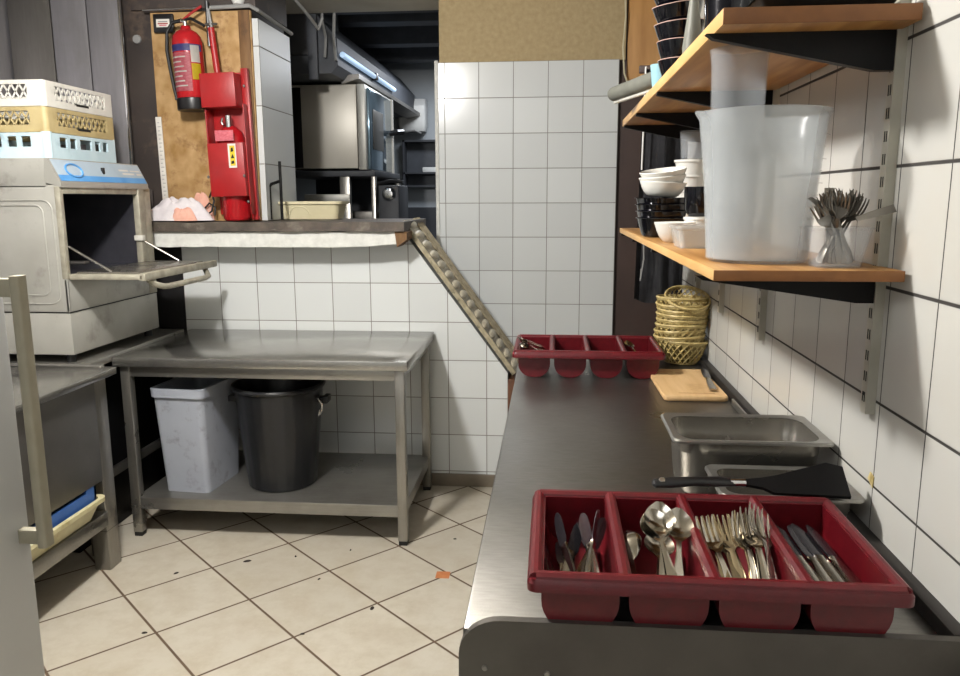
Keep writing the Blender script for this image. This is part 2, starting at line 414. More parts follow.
for (y0, y1, h0, h1) in ((3.922, 4.33, -.012, .012),):
    vs = [bm.verts.new(SL(s, y, h)) for s in (0, Ltot) for y in (y0, y1) for h in (h0, h1)]
    for q in ((0, 1, 3, 2), (4, 6, 7, 5), (0, 4, 5, 1), (2, 3, 7, 6), (0, 2, 6, 4), (1, 5, 7, 3)): bm.faces.new([vs[i] for i in q])
for yy in (4.17, 4.22, 4.27, 4.315): tube(bm, [SL(0, yy, .014), SL(Ltot, yy, .014)], .010, 8)
obj('plate', bm, 'tread', t)
for i in range(15):
    s = (i+.5)*Ltot/15; bm = NB(); rings = []
    for q in range(6):
        a_ = PI/2*q/5
        rings.append([SL(s + .026*math.cos(a_)*math.cos(2*PI*k/16), 4.035 + .10*math.cos(a_)*math.sin(2*PI*k/16), .010 + .020*math.sin(a_)) for k in range(16)])
    loft(bm, [[p for p in r_] for r_ in rings[:5]]); obj('raised_stud', bm, 'nosing_stud', t)
solo('wood_end_post', box(NB(), -.0, .034, -.035, .28, 0, .585, .003), 'brownwood', 'brown wooden end board at the foot of the sloping checker plate', 'board', (-.220, 3.98, .0))
solo('ledge_bracket', prism(NB(), [(0, 0), (.05, .04), (.05, .075), (-.01, .075)], 'y', 3.78, 3.94), 'brownwood_old', 'broken brown wood wedge at the right end of the stone ledge', 'bracket', (-.755, 0, 1.275))

# inset + debris on the floor
solo('floor_inset_tile', box(NB(), -.028, .028, -.028, .028, 0, .0015), 'terracotta', 'small terracotta patterned square set in the beige floor tiles', 'tile', (-.427, 2.937, 0), (0, 0, .02))
dl = [(-1.52, 2.86, .012, 'dark crumb on the floor in front of the grey bin'), (-1.27, 2.99, .018, 'largest dark crumb on the floor in front of the work table'), (-1.27+.19, 3.05, .008, 'tiny dark crumb just right of the largest one'), (-1.42, 2.42, .011, 'dark crumb near the middle left of the tiled floor'),
      (-.86, 3.13, .007, 'dark speck on floor under the right half of the work table'), (-.92, 2.86, .008, 'brown speck beside a grout crossing on the floor'), (-.42, 3.28, .008, 'dark speck on the floor near the back skirting'), (-.655, 2.655, .014, 'dark crumb lying on a grout crossing in the floor centre'), (-.86, 2.46, .009, 'dark crumb on floor in front of the steel counter')]
for x, y, r, lb in dl:
    bm = lathe(NB(), [(0, .004), (r*.7, .003), (r, 0)], seg=9, sx=1, sy=.55)
    solo('floor_crumb', bm, 'speck', lb, 'crumb', (x, y, 0), (0, 0, rnd.random()*3), 'dark crumbs on the floor')

# ------------------------------------------------------------------ work table with bins
def leg_box(bm, x, y, w, z0, z1): return box(bm, x-w/2, x+w/2, y-w/2, y+w/2, z0, z1, .003)
t = thing('work_table', 'stainless steel work table with lower shelf against the low tiled wall', 'table', (-1.25, 3.53, 0))
X0, X1, Y0, Y1 = -.65, .65, -.365, .395
bm = NB(); box(bm, X0, X1, Y0, Y1, .795, .835, .003)
obj('tabletop', bm, 'steel_table', t)
bm = NB(); box(bm, X0+.03, X1-.03, Y0+.03, Y0+.06, .745, .795, .002); box(bm, X0+.03, X1-.03, Y1-.06, Y1-.03, .745, .795, .002)
box(bm, X0+.03, X0+.06, Y0+.06, Y1-.06, .745, .795, .002); box(bm, X1-.06, X1-.03, Y0+.06, Y1-.06, .745, .795, .002)
obj('frame', bm, 'steel', t)
for sx in (-1, 1):
    for sy in (-1, 1):
        lx, ly = sx*.61, (Y0+.045 if sy < 0 else Y1-.05)
        l = obj('leg', leg_box(NB(), lx, ly, .042, .02, .80), 'steel_v', t)
        obj('foot', leg_box(NB(), lx, ly, .038, 0, .022), 'rubber', l)
bm = NB(); box(bm, X0+.04, X1-.03, Y0+.03, Y1-.04, .176, .186, .002); box(bm, X0+.04, X1-.03, Y0+.028, Y0+.034, .132, .183); box(bm, X1-.035, X1-.029, Y0+.03, Y1-.04, .132, .183)
obj('shelf', bm, 'steel', t)

t = thing('waste_bin', 'grey rectangular plastic bin with a scuffed front under the table', 'bin', (-1.640, 3.42, .187), math.radians(-5))
def rl(w, h, r, z, cx=0, cy=0): return [(x, y, z) for x, y in rrect(w, h, r, 5, cx, cy)]
H_ = .49
obj('body', loft(NB(), [rl(.215, .30, .025, 0), rl(.245, .38, .03, H_), rl(.231, .365, .03, H_), rl(.20, .285, .02, .01)], True, True), 'bingrey', t)
obj('rim', loft(NB(), [rl(.243, .378, .03, H_-.035), rl(.258, .395, .034, H_-.035), rl(.261, .398, .034, H_+.004), rl(.233, .368, .03, H_+.004)], False, False), 'bingrey', t)
t = thing('dustbin', 'round black plastic dustbin with open top under the table', 'bin', (-1.262, 3.45, .187))
fl = []
bm = NB(); seg = 96
prof = [(.150, 0), (.158, .004), (.196, .40), (.201, .46), (.212, .466), (.216, .475), (.212, .484), (.200, .484), (.192, .455), (.150, .012), (0, .012)]
lathe(bm, prof, seg=seg)
for v in bm.verts:
    if .01 < v.co.z < .43 and math.hypot(v.co.x, v.co.y) > .155:
        a = math.atan2(v.co.y, v.co.x); k = 1 + .006*math.sin(a*26); v.co.x *= k; v.co.y *= k
obj('body', bm, 'binblack', t)
bm = NB(); box(bm, .195, .238, -.03, .03, .40, .415, .004); box(bm, .212, .238, -.035, .035, .392, .425, .004)
obj('lug', bm, 'black', t)
obj('handle_clip', tube(NB(), [(.195, -.075, .43), (.212, -.085, .43), (.226, -.08, .40), (.222, -.07, .37), (.205, -.06, .345), (.212, -.06, .37), (.222, -.065, .36)], .0045, 8), 'chrome', t)
obj('lug', box(NB(), -.238, -.195, -.03, .03, .39, .42, .004), 'black', t)

# ------------------------------------------------------------------ counter
t = thing('steel_counter', 'long stainless steel counter with rounded front corner along the right wall', 'counter', (0, 0, 0))
bm = NB(); box(bm, -.117, .530, .985, 2.95, .897, .927, .006)
obj('worktop', bm, 'steel_top', t)
obj('upstand', box(NB(), .526, .5495, .985, 2.95, .90, .949, .003), 'dark_strip', t)  # upstand in one near-black tone
poly = [(-.121, .70), (-.121, .895)] + [(-.062 - .059*math.cos(a), .895 + .052*math.sin(a)) for a in [PI/2*k/8 for k in range(1, 9)]] + [(.5495, .947), (.5495, .70)]
ep = obj('end_panel', prism(NB(), poly, 'y', .972, .985), 'end_steel', t)
for (x, z) in ((-.085, .876), (.0, .872), (.085, .868), (.17, .868), (.255, .868), (.345, .868), (.43, .868)):
    obj('screw', lathe(NB(), [(0, .003), (.0035, .0025), (.0045, 0)], seg=10, mtx=Matrix.Translation((x, .972, z)) @ Matrix.Rotation(PI/2, 4, 'X')), 'steel_v', ep)
for x in (-.085, .50):
    for y in (1.05, 2.88): obj('leg', leg_box(NB(), x, y, .045, 0, .90), 'steel_v', t)
obj('shelf', box(NB(), -.11, .53, 1.0, 2.93, .24, .26, .003), 'steel', t)
obj('drip_strip', box(NB(), .514, .520, 1.80, 2.22, .927, .945, .001), 'steel', t)

# ------------------------------------------------------------------ cutlery trays
def make_tray(name, label, loc):
    t = thing(name, label, 'cutlery tray', loc)
    W, D, zt = .495, .324, .086
    mar, div = .022, .019; cw = (W-2*mar-3*div)/4
    # rim: outer rolled edge, walls round each of the four openings
    bm = NB(); cells = []
    for i in range(4):
        x0 = mar + i*(cw+div); cells.append((x0, x0+cw))
    y0, y1 = .026, D-.026
    O = [(x, y) for x, y in rrect(W, D, .014, 5, W/2, D/2)]
    loft(bm, [[(W/2+(x-W/2)*.978, D/2+(y-D/2)*.97, zt-.019) for x, y in O], [(x, y, zt-.017) for x, y in O], [(W/2+(x-W/2)*1.0, y, zt-.006) for x, y in O], [(W/2+(x-W/2)*.985, D/2+(y-D/2)*.98, zt) for x, y in O]], False, False)
    # top face as a grid with holes
    xs = [W*.0075+.0015] + [v for c in cells for v in c] + [W*.9925-.0015]; ys = [D*.01, y0, y1, D*.99]
    g = [[bm.verts.new((x, y, zt)) for y in ys] for x in xs]
    for i in range(len(xs)-1):
        for j in range(3):
            if j == 1 and i % 2 == 1: continue
            bm.faces.new((g[i][j], g[i+1][j], g[i+1][j+1], g[i][j+1]))
    rim = obj('rim', bm, 'red_tray', t)
    # soft raised divider tops
    bm = NB()
    for i in range(3):
        xc = cells[i][1] + div/2
        tube(bm, [(xc, y0-.012, zt-.002), (xc, y1+.012, zt-.002)], div*.52, 10)
    for yy in (y0*.52, D-y0*.52): tube(bm, [(.012, yy, zt-.003), (W-.012, yy, zt-.003)], .0105, 10)
    for xx in (mar*.52, W-mar*.52): tube(bm, [(xx, .012, zt-.003), (xx, D-.012, zt-.003)], .0095, 10)
    obj('rounded_lip', bm, 'red_tray', rim)
    for i, (a, b) in enumerate(cells):
        bm = NB(); xc = (a+b)/2; w = cw
        def U(y, r_, zb, ww, ztop):
            p = []; ww2 = ww/2
            p.append((xc-ww2, y, ztop))
            for k in range(9):
                an = PI + PI/2*k/8; p.append((xc-ww2+r_ + r_*math.cos(an), y, zb+r_ + r_*math.sin(an)))
            for k in range(9):
                an = 1.5*PI + PI/2*k/8; p.append((xc+ww2-r_ + r_*math.cos(an), y, zb+r_ + r_*math.sin(an)))
            p.append((xc+ww2, y, ztop)); return p
        ya, yb = y0-.004, y1+.004
        out = [U(ya, .046, .001, w+.006, zt-.004), U(yb, .046, .001, w+.006, zt-.004)]
        inn = [U(ya+.004, .043, .005, w+.001, zt), U(yb-.004, .043, .005, w+.001, zt)]
        def sheet(L, caps=True):
            R = [[bm.verts.new(p) for p in l] for l in L]; n_ = len(R[0])
            for k in range(n_-1): bm.faces.new((R[0][k], R[0][k+1], R[1][k+1], R[1][k]))
            bm.faces.new(R[0]); bm.faces.new(R[1][::-1]); return R
        sheet(out); sheet(inn)
        obj('compartment', bm, 'red_tray', t, angle=50)
    return t, [(a, b) for a, b in cells]
TX, TY, TZ = -.028, .960, .9275
tray_n, cells = make_tray('cutlery_tray', 'large near maroon four compartment tray full of cutlery on the counter', (TX, TY, TZ))
# it overhangs slightly in depth: keep on worktop behind the end panel
tray_f, _ = make_tray('cutlery_tray', 'far maroon four compartment tray, nearly empty, at the counter end', (-.126, 2.50, TZ))

# cutlery meshes: length along +Y, head at +Y, handle end at 0
def strip(bm, st, th=.0018, nu=6, xo=0.):
    """st: (y, halfwidth, z, dish)"""
    T, Bm = [], []
    for y, w, z, c in st:
        T.append([bm.verts.new((xo+w*(2*k/nu-1), y, z + c*((2*k/nu-1)**2-1) + th*.5*(1-.5*(2*k/nu-1)**2))) for k in range(nu+1)])
        Bm.append([bm.verts.new((xo+w*(2*k/nu-1), y, z + c*((2*k/nu-1)**2-1) - th*.5)) for k in range(nu+1)])
    for i in range(len(st)-1):
        for k in range(nu):
            bm.faces.new((T[i][k], T[i][k+1], T[i+1][k+1], T[i+1][k])); bm.faces.new((Bm[i][k], Bm[i+1][k], Bm[i+1][k+1], Bm[i][k+1]))
        bm.faces.new((T[i][0], T[i+1][0], Bm[i+1][0], Bm[i][0])); bm.faces.new((T[i][nu], Bm[i][nu], Bm[i+1][nu], T[i+1][nu]))
    for a in (0, -1): bm.faces.new(T[a] + Bm[a][::-1])
    return bm
HAND = [(0, .003, .001, 0), (.004, .0075, .001, .0004), (.03, .0085, .0015, .0006), (.06, .006, .003, .0003), (.09, .0036, .006, 0), (.115, .003, .008, 0)]
def spoon_mesh():
    b = []
    for k in range(1, 12):
        s = k/12; w = .0205*math.sin(PI*min(1, s*.97+.03))**.62 * (.86+.2*s); b.append((.118+.062*s, w, .009 - .004*math.sin(PI*s)*1. + .001, .0075*math.sin(PI*s)))
    b.append((.1805, .004, .0095, .0003))
    return strip(NB(), HAND + b, .0016, 8)
def fork_mesh():
    bm = strip(NB(), HAND + [(.121, .006, .0075, .0005), (.127, .0108, .006, .0015), (.136, .0125, .0035, .002), (.142, .0125, .0025, .0018)], .0018, 8)
    for i in range(4):
        x = -.0106 + i*.00707
        strip(bm, [(.141, .0021, .0013 if i in (0, 3) else .0004, 0), (.158, .0018, .0022, 0), (.172, .0015, .0055, 0), (.184, .0007, .0105, 0)], .0016, 2, x)
    return bm
def knife_handle(): return strip(NB(), [(0, .005, 0, 0), (.003, .0085, 0, .0003), (.03, .0088, 0, .0008), (.07, .0072, 0, .0008), (.092, .0055, 0, .0004), (.1, .0075, 0, 0)], .0052, 6)
def knife_blade(): return strip(NB(), [(.098, .0062, 0, 0), (.112, .0092, 0, 0), (.15, .0098, 0, 0), (.185, .0085, 0, 0), (.2, .0052, 0, 0), (.206, .0012, 0, 0)], .0014, 4)
M['blade'] = steel('knife_blade_steel', c='#57555a', c2='#45434a', rough=.22, rvar=.06, stretch=(1, 1, 1))
M['wornfork'] = steel('tarnished_cutlery_steel', c='#b5a688', c2='#8d7f63', rough=.24, rvar=.07, stretch=(1, 1, 1))

def cutlery(kind, loc, rot, label, group, first={}):
    key = kind
    if key in first: return dup(first[key], loc, rot, label, group)
    if kind == 'knife':
        t = thing('table_knife', label, 'knife', loc, rot=rot, group=group)
        obj('handle', knife_handle(), 'cut', t); obj('blade', knife_blade(), 'blade', t)
    elif kind == 'spoon':
        t = solo('table_spoon', spoon_mesh(), 'cut', label, 'spoon', loc, rot, group, angle=60)
    elif kind == 'fork':
        t = solo('table_fork', fork_mesh(), 'cut', label, 'fork', loc, rot, group, angle=60)
    elif kind == 'oldfork':
        t = solo('table_fork', fork_mesh(), 'wornfork', label, 'fork', loc, rot, group, angle=60)
    first[key] = t; return t
R_ = math.radians
cx = [TX + (a+b)/2 for a, b in cells]
g1 = 'dark bladed knives in the first compartment of the near tray'
k1 = [(-.034, .998, .956, 13, 8, 50), (-.022, .992, .958, 16, -9, 35), (-.010, .996, .962, 19, 7, -60), (.001, .992, .966, 17, -14, 40), (.012, 1.0, .962, 21, -8, 70), (.022, .996, .966, 18, 4, -40), (.031, 1.0, .960, 15, 9, 60), (-.016, 1.0, .944, 9, 3, 10), (.012, 1.0, .943, 8, -5, 8)]
for i, (dx, y, z, p, yw, rl_) in enumerate(k1):
    cutlery('knife', (cx[0]+dx, y+.020, z+.026), (Matrix.Rotation(R_(yw), 4, 'Z') @ Matrix.Rotation(R_(p-12), 4, 'X') @ Matrix.Rotation(R_(rl_), 4, 'Y')).to_euler(),
            'stainless knife with dark blade in the leftmost compartment of the near maroon tray', g1).scale = (1, .88, 1)
def RZX(yaw, pitch, roll=0): return (Matrix.Rotation(R_(yaw), 4, 'Z') @ Matrix.Rotation(R_(pitch), 4, 'X') @ Matrix.Rotation(R_(roll), 4, 'Y')).to_euler()
g2 = 'spoons in the second compartment of the near tray'
sp = [((cx[1]+.028, .995, .953), RZX(9, 23, -6), 'large spoon, bowl facing up, front left of the near tray spoons'),
      ((cx[1]+.022, 1.0, .951), RZX(-7, 24, 10), 'large spoon, bowl facing up, front right of the near tray spoons'),
      ((cx[1]+.008, 1.008, .950), RZX(-2, 27, 4), 'spoon standing behind the two front ones in the near tray'),
      ((cx[1]-.026, .99, .946), RZX(5, 17, 150), 'low spoon turned over at the left of the spoon compartment, near tray'),
      ((cx[1]-.002, 1.0, .942), RZX(-6, 12, 8), 'lowest spoon lying beneath the other spoons in the near tray')]
for l_, r_, lb in sp: cutlery('spoon', (l_[0]-.006, l_[1], l_[2]+.006), r_, lb, g2).scale = (1.2, 1.0, 1.15)
g3 = 'forks in the third compartment of the near tray'
fk = [(-.012, .935, 22, 26, 4, 0), (.0, .94, 10, 25, -12, 1), (.006, .945, 16, 24, 8, 0), (.012, .935, 4, 27, 20, 0), (.016, .94, 6, 25, -8, 1), (.022, .945, 0, 28, 10, 0), (.028, .935, 3, 27, -5, 0), (.032, .94, -4, 25, 12, 0), (.036, .945, 5, 29, 35, 0), (.008, .95, -6, 22, 10, 1), (-.024, .94, 8, 20, -10, 1), (-.006, .935, 12, 16, 8, 1), (.03, .94, 14, 18, 5, 0)]
for i, (dx, y, yw, p, rl_, old) in enumerate(fk):
    lb = 'tarnished yellowish table fork in the third compartment of the near maroon tray' if old else 'bright stainless table fork in the third compartment of the near maroon tray'
    if i == 0: lb = 'bright fork leaning furthest left in the near tray fork compartment'
    cutlery('oldfork' if old else 'fork', (cx[2]+dx, y+.058, .946 + .0012*i), RZX(yw*.55, p-1, rl_), lb, g3 + (', tarnished ones' if old else '')).scale = (1.2, .98, 1.1)
g4 = 'knives in the rightmost compartment of the near tray'
for i in range(9):
    old = i == 1
    cutlery('knife', (cx[3]-.034+.0086*i, 1.008 + .004*(i % 3), .982+.004*(i % 2)), RZX(2 + (i % 3)*1.5, 1+(i % 2)*2, (24, 10, 30, 12, 35, 8, 40, 20, 15)[i]), 'stainless table knife in the rightmost compartment of the near maroon tray', g4).scale = (1.1, .98, 1)
# far tray contents
FX = -.126
fc = [FX + (a+b)/2 for a, b in cells]
for i, (dx, dy, yw, p) in enumerate(((-.02, .0, 80, 8), (0, .01, 75, 14), (.012, .03, 100, 6), (-.005, .045, 95, 10))):
    cutlery('spoon', (fc[0]+.034, 2.585+dy*1.0, .995+.005*i), RZX(55+10*i, 14, (20, 160, 40, 10)[i]), 'small bright teaspoon heaped in the first compartment of the far maroon tray', 'teaspoons in the far tray').scale = (.85, .55, .8)
cutlery('spoon', (fc[3]+.0, 2.56, .978), RZX(20, 20, 10), 'single spoon lying in the rightmost compartment of the far maroon tray', None).scale = (.9, .7, .8)
cutlery('fork', (fc[2]+.02, 2.58, .945), RZX(-12, 10, 10), 'lone fork lying low in the third compartment of the far maroon tray', None).scale = (.8, .8, .8)

# ------------------------------------------------------------------ gastronorm pans and turner
def pan(name, label, loc, w, d, h, rr=.035):
    t = thing(name, label, 'food pan', loc)
    def L(ww, dd, r, z): return [(x, y, z) for x, y in rrect(ww, dd, r, 7)]
    bw, bd = w-.03, d-.03
    obj('body', loft(NB(), [L(bw*.90, bd*.86, rr, 0), L(bw*.93, bd*.9, rr, .006), L(bw*.985, bd*.98, rr, h-.035), L(bw, bd, rr, h-.032), L(bw, bd, rr, h-.004),
                           L(bw-.003, bd-.003, rr, h-.004), L(bw-.004, bd-.004, rr, h-.032), L(bw*.985-.004, bd*.98-.004, rr, h-.037), L(bw*.92, bd*.88, rr, .01)], True, True), 'steel_pan', t)
    obj('rim', loft(NB(), [L(bw-.004, bd-.004, rr, h-.003), L(w-.006, d-.006, .016, h), L(w, d, .016, h-.003), L(w, d, .016, h-.007), L(w-.004, d-.004, .016, h-.007), L(w-.008, d-.008, .015, h-.004), L(bw, bd, rr, h-.006)], False, False), 'steel', t)
    return t
pan('deep_food_pan', 'deep stainless steel food pan, the farther and taller of the two', (.389, 1.576, .9275), .303, .20, .1225)
pan('shallow_food_pan', 'shallower stainless steel food pan under the black turner', (.416, 1.390, .9275), .242, .166, .078, .025)
t = thing('spatula', 'black kitchen turner with broad blade lying across the small pan', 'spatula', (.176, 1.300, 1.026), rot=(.42, 0, R_(4)))
bm = NB()
pts = [(0, 0), (.03, .0), (.075, -.001), (.12, 0)]
loft(bm, [[(x, w*math.cos(a), z+h*math.sin(a)) for a in [2*PI*k/12 for k in range(12)]] for x, w, h, z in ((0, .004, .003, 0), (.004, .010, .006, .001), (.03, .0115, .0075, .003), (.07, .009, .0075, .006), (.115, .011, .0075, .005), (.14, .008, .006, .003))])
obj('handle', bm, 'black', t)
obj('hang_hole', lathe(NB(), [(0, .0105), (.005, .0105), (.006, .009)], .016, 0, seg=14), 'steel_pan', t)
obj('collar', tube(NB(), [(.132, 0, .003), (.158, 0, .0025)], .0075, 12), 'chrome', t)
bm = NB(); prism(bm, [(.155, -.006), (.185, -.014), (.20, -.026), (.325, -.034), (.335, .036), (.31, .046), (.215, .016), (.19, .010), (.155, .006)], 'z', 0, .006)
for v in bm.verts: v.co.z += .02*(v.co.y+.01)*5*max(0, (v.co.x-.2))/.13*.3
obj('blade', bm, 'black_matt', t)

# ------------------------------------------------------------------ chopping board, knife
t = thing('chopping_board', 'pale wooden chopping board in front of the bamboo baskets', 'chopping board', (.418, 2.43, .928), R_(1))
obj('board', loft(NB(), [[(x, y, z) for x, y in rrect(.185 + e, .37 + e, .014, 5)] for z, e in ((0, -.004), (.003, 0), (.012, 0), (.015, -.004))]), 'board', t)
obj('juice_edge', box(NB(), -.045, .06, -.148, -.146, .0146, .0156), 'wood_edge', t)
cutlery('knife', (.478, 2.30, .951), RZX(-5, 0, 8), 'single stainless knife lying on the chopping board', None).scale = (1.3, 1.45, 1.3)

# ------------------------------------------------------------------ bamboo baskets
def basket_bm():
    bm = NB(); N = 22; Hh = .075; r0, r1 = .052, .083
    def P(a, s): r = r0 + (r1-r0)*s**.7; return (r*math.cos(a), r*math.sin(a), s*Hh + .002)
    for k in range(N):
        for sg in (1, -1):
            a0 = 2*PI*k/N
            tube(bm, [tuple(Vector(P(a0 + sg*.75*s, s)) + Vector((.0012*sg*math.cos(a0), .0012*sg*math.sin(a0), 0))) for s in (0, .2, .4, .6, .8, 1)], .0024, 4)
    for s, r in ((1, .0042), (.93, .003), (0, .003)):
        tube(bm, [P(2*PI*k/36, s) for k in range(36)], r, 6, closed=True)
    for k in range(6):
        y = -.04+.016*k; w = math.sqrt(max(.0001, r0**2-y*y))
        tube(bm, [(-w, y, .002), (w, y, .002)], .0026, 4); tube(bm, [(y, -w, .003), (y, w, .003)], .0026, 4)
    return bm
ords = ['lowest basket, standing on the counter, in the bamboo basket stack', 'second from the bottom in the stack of woven bamboo baskets', 'third from the bottom in the stack of woven bamboo baskets', 'fourth from the bottom in the stack of woven bamboo baskets',
        'fifth from the bottom in the stack of woven bamboo baskets', 'sixth from the bottom in the stack of woven bamboo baskets', 'seventh from the bottom in the stack of woven bamboo baskets', 'eighth from the bottom in the stack of woven bamboo baskets', 'ninth bamboo basket up, just under the tipped topmost one', 'topmost bamboo basket, tipped forward so its woven inside shows']
bk = None; BX, BY = .462, 2.80
for i, lb in enumerate(ords):
    loc = (BX + rnd.uniform(-.004, .004), BY + rnd.uniform(-.004, .004), .930 + .0188*i); rot = (rnd.uniform(-.06, .06), rnd.uniform(-.06, .06), rnd.random()*6)
    if i == 8: loc = (BX-.004, BY, .93+.0188*8); rot = (0, .05, 1)
    if i == 9: loc = (BX+.006, BY-.004, .93+.0188*8+.020); rot = (.42, -.10, .4)
    if bk is None:
        bk = solo('bamboo_basket', basket_bm(), 'bamboo', lb, 'basket', loc, rot, 'stack of bamboo baskets')
    else: bb = dup(bk, loc, rot, lb)
    (bk if i == 0 else bb).scale = (.93, .93, .93) if i == 9 else (1.05, 1.05, 1.05)

# ------------------------------------------------------------------ shelves, rails
SX = .2535
def shelf(name, label, zt, th, y0, y1, brs, bh):
    t = thing(name, label, 'shelf', (0, 0, 0))
    b = obj('board', box(NB(), SX+.004, XW-.008, y0+.003, y1, zt-th, zt, .0015), 'shelf_wood', t)
    obj('front_edge', box(NB(), SX, SX+.004, y0+.003, y1, zt-th, zt, .001), 'wood_lip', t)
    obj('end_edge', box(NB(), SX, XW-.008, y0, y0+.003, zt-th, zt, .001), 'wood_edge', t)
    for y in brs:
        obj('bracket', prism(NB(), [(SX-.012 if y < 1.5 else SX+.002, zt-th), (XW-.01, zt-th), (XW-.01, zt-th-bh), (XW-.045, zt-th-bh), (SX, zt-th-.008)], 'y', y, y+.018), 'black_matt', t)
    return t
RY = [1.346, 2.05, 2.545, 2.96]
shelf('upper_shelf', 'upper pine shelf on black brackets along the right tiled wall', 1.792, .024, 1.279, 3.02, RY, .061)
shelf('lower_shelf', 'lower pine shelf on black brackets holding jugs and bowls', 1.397, .017, 1.257, 3.02, RY, .045)
rl_lab = ['nearest white slotted wall rail, beside the jar of forks', 'second nearest white slotted wall rail on the right wall', 'third white slotted wall rail, behind the clear jug on the shelf', 'farthest white slotted wall rail, above the bamboo baskets']
for y, lb, zt in zip(RY, rl_lab, (2.15, 2.1, 2.1, 2.1)):
    t = thing('wall_rail', lb, 'shelf rail', (0, y-.003, 1.145), group='slotted shelf rails')
    bm = prism(NB(), [(XW, 0), (XW-.016, 0), (XW-.016, .024), (XW, .024), (XW, .020), (XW-.012, .020), (XW-.012, .004), (XW, .004)], 'z', 0, zt-1.145)
    obj('channel', bm, 'rail', t, smooth=False)
    bm = NB(); k = 0
    while .02 + .036*k < zt-1.18:
        z = .02+.036*k
        for yy in (.0065, .0145): box(bm, XW-.0166, XW-.0158, yy, yy+.0028, z, z+.017)
        k += 1
    obj('slots', bm, 'slot', t, smooth=False)
    obj('screw', lathe(NB(), [(0, .003), (.004, .0)], seg=10, mtx=Matrix.Translation((XW-.0165, .012, .034)) @ Matrix.Rotation(-PI/2, 4, 'Y')), 'black', t)

solo('wall_plug', prism(lathe(NB(), [(0, .003), (.007, .002), (.009, 0)], seg=9, sy=.8), [(-.014, -.012), (.006, -.014), (.010, .002), (-.004, .010)], 'z', 0, .0015), 'bamboo', 'small chipped yellowish patch at a grout joint below the nearest rail', 'wall patch', (XW-.0005, 1.335, 1.035), (0, -PI/2, 0))

# ------------------------------------------------------------------ things on the lower shelf
ZL = 1.3975
KS = 1.112          # crockery size factor
before_ware = set(COL.objects)
M['jug_plastic'] = clear('cloudy_white_polypropylene', '#d2d7d9', .2, .38, '#c3c9cb')
M['clear_plastic'] = clear('clear_grey_plastic', '#c3c8cc', .08, .19)
M['tub_plastic'] = clear('clear_tub_plastic', '#e0e0dc', .12, .36)
t = thing('measuring_jug', 'large cloudy plastic measuring jug with pouring lip on the lower shelf', 'jug', (.364, 1.446, ZL))
bm = NB(); lathe(bm, [(0, 0), (.072, 0), (.0785, .005), (.086, .12), (.0945, .219), (.100, .229), (.100, .232), (.093, .2295), (.084, .12), (.0765, .007), (0, .003)], seg=64)
for v in bm.verts:
    if v.co.z > .19:
        a = math.atan2(v.co.y, v.co.x); k = math.exp(-((abs(a)-PI)/.22)**2)*((v.co.z-.19)/.05); v.co.x -= .007*k; v.co.z += .003*k
obj('body', bm, 'jug_plastic', t)
bm = NB()
for i in range(9): 
    for (x0, x1) in ((-.35, .10 if i % 2 else .25),):
        z = .05+.018*i; r = .0795+.0105*z/.12+.0006
        pts = [(r*math.cos(-.9+.5*s*(1 if i % 2 == 0 else .6)), r*math.sin(-.9+.5*s*(1 if i % 2 == 0 else .6)), z) for s in (0, .25, .5, .75, 1)]
        tube(bm, pts, .0008, 4)
obj('scale_marks', bm, 'tub_plastic', t)
t = thing('tall_beaker', 'tall clear plastic beaker standing inside the cloudy measuring jug', 'beaker', (.318, 1.446, ZL+KS*(.004)))
obj('body', lathe(NB(), [(0, 0), (.030, 0), (.034, .003), (.0425, .30), (.0455, .322), (.0425, .322), (.0405, .30), (.032, .006), (0, .004)], seg=40), 'clear_plastic', t)

t = thing('fork_tub', 'small clear plastic tub of forks at the near end of the shelf', 'tub', (.460, 1.329, ZL))
def sq(w, r, z): return [(x, y, z) for x, y in rrect(w, w, r, 5)]
obj('body', loft(NB(), [sq(.060, .012, 0), sq(.080, .014, .054), sq(.088, .015, .056), sq(.088, .015, .058), sq(.077, .014, .0575), sq(.057, .012, .003)]), 'clear_plastic', t)
gf = 'forks standing in the clear tub on the lower shelf'
M['plainfork'] = steel('dull_fork_steel', c='#8d8982', c2='#6b675f', rough=.3, rvar=.07, stretch=(1, 1, 1))
ff = None
for i in range(24):
    a = 2*PI*i/24 + .3; lean = .42 + .42*((i*7) % 5)/5
    dvec = Vector((math.cos(a)*lean*.9, math.sin(a)*lean*.55, 1)).normalized()
    base = Vector((.460, 1.329, ZL+KS*(.006))) - Vector((math.cos(a)*.025, math.sin(a)*.022, 0))
    lb = 'dull steel fork standing head up in the clear tub on the lower shelf'
    rot = (dvec.to_track_quat('Y', 'Z').to_matrix() @ Matrix.Rotation(rnd.random()*6, 3, 'Y')).to_euler()
    if ff is None: ff = solo('small_fork', fork_mesh(), 'plainfork', lb, 'fork', base, rot, gf, angle=60)
    else: q = dup(ff, base, rot, lb)
    (ff if i == 0 else q).scale = (.78, .56 + .07*((i*3) % 4)/4, .8)
bm = strip(NB(), [(0, .003, 0, 0), (.02, .0045, 0, 0), (.04, .0055, 0, 0), (.062, .006, 0, 0)], .0016, 2)
solo('spare_knife', bm, 'plainfork', 'flat steel handle sticking out rightwards from the tub of forks', 'knife', (.478, 1.300, ZL+KS*(.070)), (Matrix.Rotation(R_(-75), 4, 'Z') @ Matrix.Rotation(R_(14), 4, 'X') @ Matrix.Rotation(R_(68), 4, 'Y')).to_euler())
solo('spare_knife', strip(NB(), [(0, .003, 0, 0), (.04, .005, 0, 0), (.075, .007, 0, 0), (.105, .0075, 0, 0)], .0016, 2), 'plainfork', 'flat steel handle rising upright from the tub of forks', 'knife', (.450, 1.323, ZL+KS*(.01)), (R_(82), 0, R_(10)))

